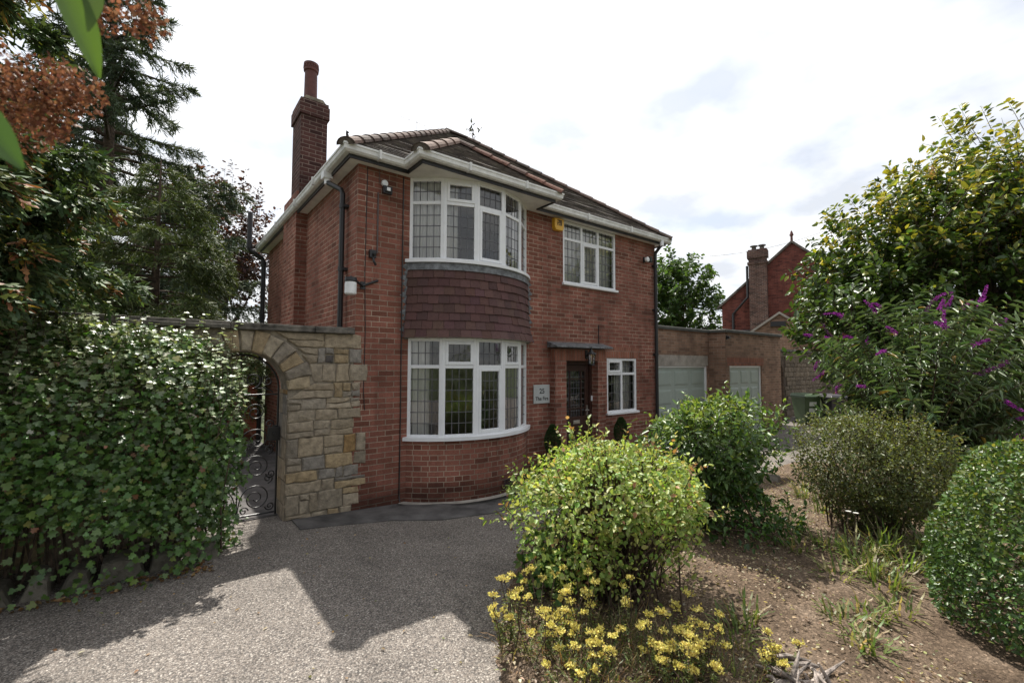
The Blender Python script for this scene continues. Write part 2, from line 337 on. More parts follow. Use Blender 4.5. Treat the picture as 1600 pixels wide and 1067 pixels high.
def tag(o, label=None, cat=None, group=None, kind=None):
    if label: o['label'] = label
    if cat: o['category'] = cat
    if group: o['group'] = group
    if kind: o['kind'] = kind
    return o
WLOC = {}
def thing(name, label, cat, loc=(0, 0, 0), group=None):
    o = bpy.data.objects.new(name, None); COL.objects.link(o); o.location = loc; o.empty_display_size = .1
    tag(o, label, cat, group); WLOC[o.name] = Vector(loc); return o
def link_mesh(name, me, parent=None, label=None, base=None):
    o = bpy.data.objects.new(name, me); COL.objects.link(o)
    if parent is not None:
        o.parent = parent; o.location = -WLOC.get(parent.name, Vector((0, 0, 0))); WLOC[o.name] = Vector((0, 0, 0))
    elif base is not None:
        me.transform(Matrix.Translation(-Vector(base))); o.location = base
    if label: o['label'] = label
    return o
def build(name, mb, mats, parent=None, label=None, base=None, smooth=False, bev=0.):
    me = bpy.data.meshes.new(name); me.from_pydata(mb.v, [], mb.f)
    if not isinstance(mats, (list, tuple)): mats = [mats]
    for m in mats: me.materials.append(M[m] if isinstance(m, str) else m)
    me.polygons.foreach_set('material_index', mb.m)
    if smooth: me.polygons.foreach_set('use_smooth', [True]*len(mb.f))
    me.update()
    uvl = me.uv_layers.new(name='UVMap'); buf = np.zeros((len(me.loops), 2), np.float32)
    for i, p in enumerate(me.polygons):
        u = mb.uv[i]
        if u is not None:
            for k, li in enumerate(p.loop_indices): buf[li] = u[k]
        else:
            n = p.normal; ax = max(range(3), key=lambda a: abs(n[a]))
            for k, li in enumerate(p.loop_indices):
                c = mb.v[mb.f[i][k]]
                buf[li] = (c[0], c[1]) if ax == 2 else ((c[1]+.11, c[2]) if ax == 0 else (c[0], c[2]))
    uvl.data.foreach_set('uv', buf.ravel())
    if any(t is not None for t in mb.t):
        at = me.attributes.new('tint', 'FLOAT_COLOR', 'CORNER'); cb = np.ones((len(me.loops), 4), np.float32)
        for i, p in enumerate(me.polygons):
            t = mb.t[i] or (1, 1, 1)
            for li in p.loop_indices: cb[li, :3] = t
        at.data.foreach_set('color', cb.ravel())
    o = link_mesh(name, me, parent, label, base)
    if bev:
        b = o.modifiers.new('edge', 'BEVEL'); b.width = bev; b.segments = 2; b.limit_method = 'ANGLE'; b.angle_limit = R(40)
    return o

def nrm(a): return a/np.maximum(np.linalg.norm(a, axis=-1, keepdims=True), 1e-9)
TPL = {
 'ovate': (np.array([(0,0,0),(.32,.5,.10),(.7,.36,.06),(1,0,-.08),(.7,-.36,.06),(.32,-.5,.10)]), [(0,3,2,1),(0,5,4,3)]),
 'lance': (np.array([(0,0,0),(.3,.5,.12),(.68,.3,.0),(1,0,-.22),(.68,-.3,.0),(.3,-.5,.12)]), [(0,3,2,1),(0,5,4,3)]),
 'lobed': (np.array([(.38,0,-.06),(0,0,0),(-.06,.3,.04),(.22,.56,.08),(.42,.3,0),(.78,.44,.05),(.76,.18,0),(1.02,0,-.1),(.76,-.18,0),(.78,-.44,.05),(.42,-.3,0),(.22,-.56,.08),(-.06,-.3,.04)]),
           [(0,1,12)]+[(0,i+1,i) for i in range(1,12)]),
 'blade': (np.array([(0,-.5,0),(0,.5,0),(.55,.42,.06),(1,0,-.05),(.55,-.42,.06)]), [(0,4,2,1),(4,3,2)]),
 'needle': (np.array([(0,-.3,0),(0,.3,0),(1,.12,0),(1,-.12,0)]), [(0,3,2,1)]),
 'frond': (np.array([(0,0,0),(.3,.12,.03),(.5,.5,-.05),(.62,.14,.02),(.8,.34,-.04),(1,0,-.06),(.8,-.34,-.04),(.62,-.14,.02),(.5,-.5,-.05),(.3,-.12,.03)]),
           [(0,3,2,1),(0,5,4,3),(0,7,6,5),(0,9,8,7)]),
}
_b = []
for _i in range(9):
    _t = _i/8; _w = .5*math.sin(math.pi*min(1, _t*.93+.04))**.8*(1-.35*_t); _c = -.16*_t*_t
    _b += [(_t, _w, _c+.10*_w), (_t, _w*.5, _c+.012), (_t, 0, _c-.012), (_t, -_w*.5, _c+.012), (_t, -_w, _c+.10*_w)]
TPL['broad'] = (np.array(_b), [(5*i+j, 5*i+j+1, 5*i+5+j+1, 5*i+5+j) for i in range(8) for j in range(4)])
def leaves(name, parent, mat, P, T, N, L, W, col, shape='ovate', label=None, kind=None, base=None):
    V, F = TPL[shape]; n = len(P); P = np.asarray(P, float); T = nrm(np.asarray(T, float)); N = np.asarray(N, float)
    N = nrm(N - T*np.sum(N*T, 1, keepdims=True)); B = np.cross(N, T)
    L = np.broadcast_to(np.asarray(L, float), (n,))[:, None, None]; W = np.broadcast_to(np.asarray(W, float), (n,))[:, None, None]
    v = P[:, None, :] + T[:, None, :]*V[None, :, 0:1]*L + B[:, None, :]*V[None, :, 1:2]*W + N[:, None, :]*V[None, :, 2:3]*L
    k = len(V); v = v.reshape(-1, 3).astype(np.float32)
    fl = np.array([i for f in F for i in f]); fs = np.array([len(f) for f in F])
    loops = (fl[None, :] + (np.arange(n)*k)[:, None]).ravel().astype(np.int32)
    tot = np.tile(fs, n); start = np.concatenate([[0], np.cumsum(tot)[:-1]])
    me = bpy.data.meshes.new(name); me.vertices.add(len(v)); me.vertices.foreach_set('co', v.ravel())
    me.loops.add(len(loops)); me.loops.foreach_set('vertex_index', loops)
    me.polygons.add(len(tot)); me.polygons.foreach_set('loop_start', start.astype(np.int32)); me.polygons.foreach_set('loop_total', tot.astype(np.int32))
    me.materials.append(mat); me.update(calc_edges=True)
    at = me.attributes.new('tint', 'FLOAT_COLOR', 'POINT'); c = np.ones((n, k, 4), np.float32); c[:, :, :3] = np.clip(np.asarray(col), 0, 1)[:, None, :]
    at.data.foreach_set('color', c.ravel())
    o = link_mesh(name, me, parent, label, base)
    if kind: o['kind'] = kind
    return o
def rvec(n): return nrm(rng.normal(size=(n, 3)))
def pick(n, cols, wts, var=.22):
    cols = np.array(cols); c = cols[rng.choice(len(cols), n, p=np.array(wts)/sum(wts))]
    return c*(1+rng.normal(0, var, (n, 1)))*(1+rng.normal(0, var*.3, (n, 3)))

def struct(name, mb, mat, **k):
    o = build(name, mb, mat, **k); o['kind'] = 'structure'; return o
# ------------------------------------------------------------------ ground
def sst(a, b, x):
    t = min(1, max(0, (x-a)/(b-a))); return t*t*(3-2*t)
def gh(x, y): return .07*(1-sst(-.8, .8, x))
g = MB()
n = 24; e = [-600, -200, -60, -25, -14, 24, 60, 200, 600]
for i in range(len(e)-1):
    for j in range(len(e)-1):
        g.face([(e[i], e[j], -.05), (e[i+1], e[j], -.05), (e[i+1], e[j+1], -.05), (e[i], e[j+1], -.05)])
struct('ground', g, 'grassland')
g = MB(); xs = np.linspace(-14, 22, 91); ys = np.linspace(-15, 2.4, 45)
vid = lambda i, j: i*len(ys)+j
g.mesh([(x, y, gh(x, y)) for x in xs for y in ys], [(vid(i, j), vid(i+1, j), vid(i+1, j+1), vid(i, j+1)) for i in range(len(xs)-1) for j in range(len(ys)-1)])
struct('gravel_drive', g, 'gravel', smooth=True)
g = MB(); g.box(-2.6, -.02, .3, 12, -.03, .078)
struct('path', g, 'concrete')
# planting bed: a low mound with a soft irregular outline
BED = [(-1.2, -5.6), (-.62, -4.35), (-.28, -3.62), (.25, -3.0), (.75, -2.5), (1.3, -2.05), (2.1, -1.75), (3.2, -1.72), (4.6, -2.0), (6.2, -2.35), (7.2, -2.3), (8.6, -2.6), (10.5, -3.0), (14, -3.4), (19, -4.4), (20, -8), (16, -11), (8, -12), (2, -10.5), (-.8, -8.2), (-1.5, -6.8)]
def cr_(P, m=7):
    out = []; k = len(P)
    for i in range(k):
        p0, p1, p2, p3 = [np.array(P[(i+a) % k]) for a in (-1, 0, 1, 2)]
        for s in range(m):
            t = s/m; out.append(.5*((2*p1)+(-p0+p2)*t+(2*p0-5*p1+4*p2-p3)*t*t+(-p0+3*p1-3*p2+p3)*t**3))
    return np.array(out)
bo = cr_(BED); bo += rng.normal(0, .018, bo.shape); bc = np.array((5.5, -5.5))
def bed_h(x, y):
    return .082+.035*math.sin(1.3*x+.7*y)+.03*math.sin(2.9*x-1.7*y+1)
rings = [0, .012, .03, .06, .1, .16, .24, .34, .46, .6, .75, .9, 1]
bv = []; m_ = len(bo)
for q in rings:
    for p in bo:
        c = p*(1-q)+bc*q; hgt = bed_h(c[0], c[1])*min(1, q/.06)+(gh(c[0], c[1])-.008 if q < .001 else gh(c[0], c[1])+.004)
        bv.append((c[0], c[1], hgt))
g = MB(); g.mesh(bv, [(i*m_+j, i*m_+(j+1) % m_, (i+1)*m_+(j+1) % m_, (i+1)*m_+j) for i in range(len(rings)-1) for j in range(m_)])
struct('planting_bed', g, 'soil', smooth=True)
def bed_z(x, y): return gh(x, y)+bed_h(x, y)
# concrete strip along the wall foot with the drain channel
BC, BR = (1.88, .946), 1.466
def arc(a, r=BR): return (BC[0]+r*math.sin(a), BC[1]-r*math.cos(a))
A0 = R(49.7)
g = MB()
strip = [(-.72, -.02), (-.72, -.42), (.3, -.62), (.85, -.95), (1.5, -1.12), (2.2, -1.1), (2.9, -.9), (3.2, -.75), (5.6, -.75), (5.6, .02), (3.0, .02)]
top = [(x, y, gh(x, y)+.012) for x, y in strip]+[(*arc(R(a)), gh(*arc(R(a)))+.012) for a in (46, 30, 15, 0, -15, -30, -46)]+[(.76, -.0, gh(.76, 0)+.012)]
g.face(top[::-1])
k_ = len(top)
for i in range(9): 
    a, b = top[i], top[i+1]; g.face([a, b, (b[0], b[1], b[2]-.03), (a[0], a[1], a[2]-.03)])
struct('concrete_apron', g, 'concrete')

g = MB()                                # pale cement haunch and slotted drain round the bay
for (ra_, rb_, z_, mi) in ((BR+.02, BR+.10, .03, 0), (BR+.105, BR+.20, .018, 1)):
    for i in range(30):
        a, b = R(-52+104*i/30), R(-52+104*(i+1)/30); p, q, u_, v_ = arc(a, ra_), arc(b, ra_), arc(b, rb_), arc(a, rb_)
        zf = lambda w_: gh(*w_)+z_
        g.face([(*v_, zf(v_)-(.012 if mi == 0 else 0)), (*u_, zf(u_)-(.012 if mi == 0 else 0)), (*q, zf(q)), (*p, zf(p))], mi)
for i in range(110):
    a = R(-51+102*i/110); da = R(.3); p, q, u_, v_ = arc(a-da, BR+.125), arc(a+da, BR+.125), arc(a+da, BR+.18), arc(a-da, BR+.18)
    g.face([(*v_, gh(*v_)+.0215), (*u_, gh(*u_)+.0215), (*q, gh(*q)+.0215), (*p, gh(*p)+.0215)], 2)
tag(build('drain_channel', g, ['concrete_pale', 'felt', 'black'], base=(1.88, -.6, 0)), 'curved slotted drain channel at the foot of the brick bay', 'drain')

# ------------------------------------------------------------------ the house
W_, D_ = 6.812, 6.253
ZE = 4.71
house = thing('brick_house', 'red brick two storey house with curved bay windows and hipped tile roof', 'house', (W_/2, D_/2, 0))
def wall_grid(mb, xs, zs, holes, P, mi=0):
    xs = sorted(set(xs)); zs = sorted(set(zs))
    for i in range(len(xs)-1):
        for j in range(len(zs)-1):
            cx, cz = (xs[i]+xs[i+1])/2, (zs[j]+zs[j+1])/2
            if any(h[0] < cx < h[1] and h[2] < cz < h[3] for h in holes): continue
            mb.face([P(xs[i], zs[j]), P(xs[i+1], zs[j]), P(xs[i+1], zs[j+1]), P(xs[i], zs[j+1])], mi)
UW = (3.889, 5.424, 3.497, 4.70); LW = (5.117, 6.09, .984, 2.102); DR = (3.85, 4.69, -.1, 2.08)
BL = (.78, 2.98, .86, 2.36); BU = (.78, 2.98, 3.44, 4.70)
holes = [UW, LW, DR, BL, BU]
mb = MB()
wall_grid(mb, [0, W_]+[a for h in holes for a in h[:2]], [-.2, ZE]+[a for h in holes for a in h[2:]], holes, lambda x, z: (x, 0, z))
for h in (UW, LW, DR):      # brick reveals
    x0, x1, z0, z1 = h
    mb.face([(x0, 0, z0), (x0, 0, z1), (x0, .11, z1), (x0, .11, z0)]); mb.face([(x1, 0, z0), (x1, .11, z0), (x1, .11, z1), (x1, 0, z1)])
    mb.face([(x0, 0, z1), (x1, 0, z1), (x1, .11, z1), (x0, .11, z1)]); mb.face([(x0, 0, z0), (x0, .11, z0), (x1, .11, z0), (x1, 0, z0)])
mb.face([(0, 0, -.2), (0, 0, ZE), (0, D_, ZE), (0, D_, -.2)])
mb.face([(W_, 0, -.2), (W_, D_, -.2), (W_, D_, ZE), (W_, 0, ZE)])
mb.face([(0, D_, -.2), (0, D_, ZE), (W_, D_, ZE), (W_, D_, -.2)])
build('wall', mb, 'brick', house)
# soldier course over the small window and at the porch
mb = MB(); mb.box(5.0, 6.2, -.004, .05, 2.105, 2.33)
build('window_arch', mb, 'brick_soldier', house)
# chimney breast on the left wall
mb = MB()
mb.box(-.19, .01, 2.66, 3.70, -.2, 5.1)
breast = build('chimney_breast', mb, 'brick', house)
# plaster lined rooms
mb = MB()
def room(x0, x1, z0, z1, y0=.13, y1=4.2):
    mb.face([(x0, y1, z0), (x1, y1, z0), (x1, y1, z1), (x0, y1, z1)]); mb.face([(x0, y0, z0), (x0, y1, z0), (x0, y1, z1), (x0, y0, z1)])
    mb.face([(x1, y0, z0), (x1, y1, z0), (x1, y1, z1), (x1, y0, z1)]); mb.face([(x0, y0, z1), (x1, y0, z1), (x1, y1, z1), (x0, y1, z1)])
    mb.face([(x0, y0, z0), (x1, y0, z0), (x1, y1, z0), (x0, y1, z0)], 1)
room(.2, 3.5, .15, 2.42); room(.2, 3.5, 2.62, 4.66); room(3.62, 6.6, .15, 2.42, y1=3.2); room(3.62, 6.6, 2.62, 4.66, y1=3.2)
build('room_lining', mb, ['plaster', 'carpet'], house)

# bay: brick foot, hung tiles, flashing
NA = 40
def arcband(mb, r0, z0, r1, z1, a0=-A0, a1=A0, n=NA, mi=0):
    for i in range(n):
        a, b = a0+(a1-a0)*i/n, a0+(a1-a0)*(i+1)/n
        p, q = arc(a, r0), arc(b, r0); s, t = arc(b, r1), arc(a, r1)
        mb.face([(*p, z0), (*q, z0), (*s, z1), (*t, z1)], mi, uv=[(a*BR+.05, z0), (b*BR+.05, z0), (b*BR+.05, z1), (a*BR+.05, z1)])
def arcdisc(mb, r, z, a0=-A0, a1=A0, n=24, mi=0):
    mb.face([(*arc(a0+(a1-a0)*i/n, r), z) for i in range(n+1)], mi)
mb = MB(); arcband(mb, BR+.02, -.1, BR+.02, .07); 
for i in range(NA):
    a, b = -A0+2*A0*i/NA, -A0+2*A0*(i+1)/NA
    mb.face([(*arc(a, BR+.02), .07), (*arc(b, BR+.02), .07), (*arc(b), .07), (*arc(a), .07)])
arcband(mb, BR, .07, BR, .875)
bayw = build('bay_wall', mb, 'brick_bay', house)
mb = MB()
# terracotta air brick
pc = arc(R(13.2), BR+.006); mb.obox(pc, (math.cos(R(13.2)), math.sin(R(13.2))), (math.sin(R(13.2)), -math.cos(R(13.2))), .11, .012, .1, .235)
for i in range(4):
    for j in range(3):
        aa = R(13.2)+(i-1.5)*.034; pc = arc(aa, BR+.022); mb.obox(pc, (math.cos(aa), math.sin(aa)), (math.sin(aa), -math.cos(aa)), .016, .004, .115+j*.04, .137+j*.04, 1)
build('air_brick', mb, ['brick_stack', 'black'], bayw)
mb = MB(); arcdisc(mb, BR+.05, 2.352); build('bay_soffit', mb, 'white_old', house)
mb = MB(); arcdisc(mb, BR-.02, 3.40); build('bay_floor', mb, 'white_old', house)
mb = MB(); arcdisc(mb, BR-.05, .87); build('window_board', mb, 'white_old', house)
mb = MB(); arcband(mb, BR-.03, 2.35, BR-.03, 3.42); build('bay_apron', mb, 'white_old', house)
mb = MB(); rows = 8; z0, z1 = 2.345, 3.335
for r_ in range(rows):
    zb = z0+(z1-z0)*r_/rows; zt = zb+(z1-z0)/rows*1.35
    fl = .10*math.exp(-(zb-z0)/.22)
    nt_ = 17; off = .5 if r_ % 2 else 0.
    for i in range(-1, nt_+1):
        a = -A0+2*A0*(i+off)/nt_; b = -A0+2*A0*(i+1+off)/nt_
        a = max(a+.0012, -A0-.012); b = min(b-.0012, A0+.012)
        if b-a < .008: continue
        ro = BR+.035+fl+rng.normal(0, .0028); ri = BR+.012+.10*math.exp(-(zt-z0)/.22)
        dz = rng.normal(0, .0035); th = .014
        c = np.array((.108, .056, .051))*(1+rng.normal(0, .09))*np.array((1, 1+rng.normal(0, .04), 1+rng.normal(0, .05)))
        if rng.random() < .12: c = np.array((.085, .046, .044))
        c = tuple(np.clip(c, .02, 1)); m2 = (a+b)/2
        for (p, q) in ((a, m2), (m2, b)):
            A_, B_, C_, D__ = (*arc(p, ro), zb+dz), (*arc(q, ro), zb+dz), (*arc(q, ri), zt), (*arc(p, ri), zt)
            mb.face([A_, B_, C_, D__], 0, tint=c)
            mb.face([(*arc(p, ro-th), zb+dz), (*arc(q, ro-th), zb+dz), B_, A_], 0, tint=tuple(x*.8 for x in c))
        for (p, rev) in ((a, 0), (b, 1)):
            f = [(*arc(p, ro), zb+dz), (*arc(p, ri), zt), (*arc(p, ri-th), zt), (*arc(p, ro-th), zb+dz)]
            mb.face(f if rev else f[::-1], 0, tint=c)
build('hanging_tiles', mb, 'tile_attr', house)
mb = MB(); arcband(mb, BR+.04, 3.325, BR+.03, 3.44); arcband(mb, BR+.03, 3.44, BR-.05, 3.455)
# stepped soakers either side of the tiles
for s, xx in ((-1, .755), (1, 3.005)):
    for k in range(13):
        z = 2.34+k*.083; wdt = .10+.03*math.sin(k*2.1)
        x0, x1 = (xx-wdt, xx+.02) if s < 0 else (xx-.02, xx+wdt)
        pts = [(x0 if s < 0 else x1, -.006, z+.03), (xx, -.006, z-.02), (xx, -.006, z+.10), (x0+(.06 if s < 0 else 0) if s < 0 else x1-.06, -.006, z+.085)]
        mb.face(pts if s < 0 else pts[::-1]); mb.face([(p[0], -.002, p[2]) for p in pts])
    mb.box(xx-.03, xx+.03, -.012, 0, 2.34, 3.44)
build('lead_flashing', mb, 'lead', house)

# ------------------------------------------------------------------ windows
def pane(name, parent, u0, u1, z0, z1, P, nx, nz, tilt=True):
    """one sheet of leaded glass; P(u,z,d) gives a point, d measured outwards"""
    mb = MB(); t = (rng.normal(0, .0012), rng.normal(0, .0012)) if tilt else (0, 0)
    mb.face([P(u0, z0, -t[0]), P(u1, z0, t[0]), P(u1, z1, t[0]+t[1]), P(u0, z1, -t[0]+t[1])])
    cw, ct = .0055, .005
    for i in range(1, nx):
        u = u0+(u1-u0)*i/nx
        for d in (.004,):
            mb.mesh([P(u-cw, z0, d), P(u+cw, z0, d), P(u+cw, z1, d), P(u-cw, z1, d), P(u-cw, z0, -d), P(u+cw, z0, -d), P(u+cw, z1, -d), P(u-cw, z1, -d)], [(0,1,2,3), (4,7,6,5), (0,3,7,4), (1,5,6,2)], 1)
    for j in range(1, nz):
        z = z0+(z1-z0)*j/nz; d = .0048
        mb.mesh([P(u0, z-cw, d), P(u1, z-cw, d), P(u1, z+cw, d), P(u0, z+cw, d), P(u0, z-cw, -d), P(u1, z-cw, -d), P(u1, z+cw, -d), P(u0, z+cw, -d)], [(0,1,2,3), (4,7,6,5), (0,4,5,1), (3,2,6,7)], 1)
    return build(name, mb, ['glass', 'came'], parent)
def bar(mb, P, u0, u1, z0, z1, d0, d1):
    mb.mesh([P(u0,z0,d0), P(u1,z0,d0), P(u1,z0,d1), P(u0,z0,d1), P(u0,z1,d0), P(u1,z1,d0), P(u1,z1,d1), P(u0,z1,d1)], [(0,3,2,1),(4,5,6,7),(0,1,5,4),(1,2,6,5),(2,3,7,6),(3,0,4,7)])
def sash(parent, P, u0, u1, z0, z1, b=.042):
    mb = MB()
    bar(mb, P, u0, u0+b, z0, z1, -.02, .034); bar(mb, P, u1-b, u1, z0, z1, -.02, .034)
    bar(mb, P, u0+b, u1-b, z1-b, z1, -.02, .033); bar(mb, P, u0+b, u1-b, z0, z0+b*1.15, -.02, .033)
    build('sash', mb, 'white', parent, bev=.006)
def flatP(x0, y): return lambda u, z, d: (x0+u, y-d, z)
def lights(parent, P, cols, z0, zt, z1, hb, nx=4, nzl=5, nzt=2, tdrop=0.):
    """cols: (u0,u1,top opens,bottom opens,transom z)"""
    for u0, u1, to, bo_, ztr in cols:
        a, b, c, d = u0, u1, ztr+hb, z1
        if to: sash(parent, P, a, b, c, d); pane('pane', parent, a+.042, b-.042, c+.045, d-.042, P, nx, nzt)
        else: pane('pane', parent, a, b, c, d, P, nx, nzt)
        c, d = z0, ztr-hb
        if bo_: sash(parent, P, a, b, c, d); pane('pane', parent, a+.042, b-.042, c+.045, d-.042, P, nx, nzl)
        else: pane('pane', parent, a, b, c, d, P, nx, nzl)
def flat_window(hole, cols, name, sill=True, nzl=5, nzt=2, nx=4, label=None):
    x0, x1, z0, z1 = hole; P = flatP(x0, .035); w_ = x1-x0
    mb = MB(); b = .05
    bar(mb, P, 0, b, z0, z1, -.04, .025); bar(mb, P, w_-b, w_, z0, z1, -.04, .025)
    bar(mb, P, b, w_-b, z1-b, z1, -.04, .024); bar(mb, P, b, w_-b, z0, z0+b, -.04, .024)
    for i, c in enumerate(cols):
        if i: bar(mb, P, cols[i-1][1], c[0], z0+b, z1-b, -.04, .023)
        bar(mb, P, c[0], c[1], c[4]-.025, c[4]+.025, -.04, .022)
    fr = build('window', mb, 'white', house, label, bev=.005)
    mb = MB(); bar(mb, P, -.03, w_+.03, z0-.035, z0+.012, -.03, .085); build('sill', mb, 'white', fr, bev=.008)
    lights(fr, P, cols, z0+b, 0, z1-b, .025, nx, nzl, nzt)
    return fr
flat_window(UW, [(.05, .50, 0, 0, 4.36), (.55, .98, 0, 1, 4.36), (1.03, 1.485, 0, 0, 4.36)], 'window', label='upstairs three light window with leaded panes')
flat_window(LW, [(.05, .46, 1, 0, 1.78), (.51, .923, 0, 0, 1.78)], 'window', nx=3, nzl=4, nzt=2, label='small two light window right of the front door')

def bay_window(z0, z1, ztr, tops, bots, label, nzl):
    r_ = BR-.035; step = 2*A0/5; fr = None
    mb = MB()
    def facet(i):
        a, b = -A0+step*i, -A0+step*(i+1)
        p, q = Vector(arc(a, r_)), Vector(arc(b, r_)); u = (q-p); L = u.length; u.normalize(); nn = Vector((u.y, -u.x))
        return (lambda U, z, d: (p.x+u.x*U+nn.x*d, p.y+u.y*U+nn.y*d, z)), L
    m = .042
    for i in range(5):
        P, L = facet(i)
        bar(mb, P, m, L-m, z1-.05, z1, -.04, .025); bar(mb, P, m, L-m, z0, z0+.05, -.04, .025)
        bar(mb, P, m, L-m, ztr-.025, ztr+.025, -.04, .022)
        bar(mb, P, -.004, m, z0, z1, -.045, .028); bar(mb, P, L-m, L+.004, z0, z1, -.045, .029)
    fr = build('bow_window', mb, 'white', house, label, bev=.005)
    mb = MB()
    for i in range(5):
        P, L = facet(i); 
    for k in range(NA):
        a, b = -A0-.02+(2*A0+.04)*k/NA, -A0-.02+(2*A0+.04)*(k+1)/NA
        ro, ri = BR+.062, BR-.09
        t0, t1 = z0-.03, z0+.018
        mb.face([(*arc(a, ro), t0), (*arc(b, ro), t0), (*arc(b, ro), t1), (*arc(a, ro), t1)])
        mb.face([(*arc(a, ro), t1), (*arc(b, ro), t1), (*arc(b, ri), t1+.012), (*arc(a, ri), t1+.012)])
        mb.face([(*arc(a, ri), t0), (*arc(b, ri), t0), (*arc(b, ro), t0), (*arc(a, ro), t0)])
    for a in (-A0-.02, A0+.02):
        mb.face([(*arc(a, BR+.062), z0-.03), (*arc(a, BR+.062), z0+.018), (*arc(a, BR-.09), z0+.03), (*arc(a, BR-.09), z0-.03)])
    build('sill', mb, 'white', fr)
    for i in range(5):
        P, L = facet(i); lights(fr, P, [(m, L-m, i in tops, i in bots, ztr)], z0+.05, 0, z1-.05, .025, 4, nzl, 2)
    return fr
bay_window(.91, 2.345, 1.93, (1, 3), (2,), 'ground floor bow window with five leaded lights', 6)
bay_window(3.465, 4.70, 4.33, (1,), (2,), 'upstairs bow window with five leaded lights', 5)

# ------------------------------------------------------------------ roof
TAN = math.tan(R(38))
OV = .235      # eave overhang of the tiles
def slope(mb, eL, eR, tL, tR, gauge=.105):
    eL, eR, tL, tR = map(Vector, (eL, eR, tL, tR))
    u = (eR-eL).normalized(); up = ((tL+tR)/2-(eL+eR)/2); up = (up-u*up.dot(u)); H = up.length; up.normalize(); nn = u.cross(up).normalized()
    if nn.z < 0: nn = -nn
    rows = max(1, int(round(H/gauge))); 
    for i in range(rows):
        s, t = i/rows, (i+1)/rows
        a, b = eL.lerp(tL, s), eR.lerp(tR, s); d, c = eL.lerp(tL, t), eR.lerp(tR, t)
        ln = max(1, int((b-a).length/.5))
        j0 = [rng.normal(0, .003) for _ in range(ln+1)]
        for k in range(ln):
            k0, k1 = k/ln, (k+1)/ln
            a1, b1 = a.lerp(b, k0)+nn*(.022+j0[k]), a.lerp(b, k1)+nn*(.022+j0[k+1]); d1, c1 = d.lerp(c, k0)+nn*.002, d.lerp(c, k1)+nn*.002
            ua, ub = (a1-eL).dot(u), (b1-eL).dot(u); ud, uc = (d1-eL).dot(u), (c1-eL).dot(u)
            v0, v1 = i*gauge+.004, (i+1)*gauge
            mb.face([a1, b1, c1, d1], 0, uv=[(ua, v0), (ub, v0), (uc, v1), (ud, v1)])
            mb.face([a.lerp(b, k0)-nn*.004, a.lerp(b, k1)-nn*.004, b1, a1], 0, uv=[(ua, v0), (ub, v0), (ub, v0+.01), (ua, v0+.01)])
x0, x1, y0, y1 = -OV, W_+OV, -OV, D_+OV
ZR = ZE+.11; hd = (y1-y0)/2; zr = ZR+hd*TAN; ym = (y0+y1)/2; ra, rb = (x0+hd, ym, zr), (x1-hd, ym, zr)
mb = MB()
slope(mb, (x0, y0, ZR), (x1, y0, ZR), ra, rb); slope(mb, (x1, y1, ZR), (x0, y1, ZR), rb, ra)
slope(mb, (x0, y1, ZR), (x0, y0, ZR), ra, ra); slope(mb, (x1, y0, ZR), (x1, y1, ZR), rb, rb)
# small hipped roof over the bay
bx0, bx1, byf = .60, 3.16, -.68
bm = (bx0+bx1)/2; bh = (bx1-bx0)/2; bz = ZR+bh*TAN
pa = (bm, byf+bh, bz); pb = (bm, y0+bh, bz)          # short ridge running back into the main slope
slope(mb, (bx0, byf, ZR), (bx1, byf, ZR), pa, pa)
slope(mb, (bx0, y0, ZR), (bx0, byf, ZR), pb, pa); slope(mb, (bx1, byf, ZR), (bx1, y0, ZR), pa, pb)
roof = build('roof', mb, 'roof', house)
def hip(name, a, b, r=.105, seg=.33, cols=((.125, .085, .07), (.10, .075, .062), (.15, .10, .08)), lift=.03):
    a, b = Vector(a), Vector(b); L = (b-a).length; d = (b-a)/L; k = max(1, int(L/seg)); mb = MB()
    side = d.cross(Vector((0, 0, 1))).normalized(); up = side.cross(d).normalized()
    for i in range(k):
        p, q = a+d*(L*i/k-.03), a+d*(L*(i+1)/k); ra_, rb_ = r*1.12, r*.93
        c = np.array(random.choice(cols))*(1+rng.normal(0, .12)); c = tuple(np.clip(c, .02, 1)); n_ = 9
        ring = []
        for (o, rr) in ((p, ra_), (q, rb_), (p, ra_-.022)):
            ring.append([o+side*rr*math.cos(math.pi*j/(n_-1))*1.1+up*(rr*math.sin(math.pi*j/(n_-1))*.85-.045+lift) for j in range(n_)])
        for j in range(n_-1):
            mb.face([ring[0][j], ring[0][j+1], ring[1][j+1], ring[1][j]], tint=c)
            mb.face([ring[2][j], ring[2][j+1], ring[0][j+1], ring[0][j]], tint=tuple(x*.75 for x in c))
        if i == 0: mb.face(ring[0], tint=(.13, .11, .09))
    return build(name, mb, 'ridge', roof, smooth=False)
hip('hip_tiles', (x0, y0, ZR), ra); hip('hip_tiles', (x1, y0, ZR), rb); hip('hip_tiles', (x0, y1, ZR), ra); hip('hip_tiles', (x1, y1, ZR), rb)
hip('ridge_tiles', ra, rb)
red = ((.20, .095, .07), (.16, .085, .065), (.22, .11, .08), (.13, .085, .07))
hip('hip_tiles', (bx0, byf, ZR+.0), pa, r=.11, seg=.42, cols=((.24, .165, .13), (.20, .135, .105))); hip('hip_tiles', (bx1, byf, ZR), pa, r=.105, cols=red)
hip('ridge_tiles', pa, (pb[0], pb[1]+.1, pb[2]), cols=red)
mb = MB(); c_ = Vector((x0+.03, y0+.03, ZR+.05)); mb.tube([c_, c_+Vector((-.015, -.015, .05)), c_+Vector((-.03, -.03, .08)), c_+Vector((-.02, -.04, .10))], [.03, .02, .014, .024], 6)
build('hip_iron', mb, 'iron', roof)
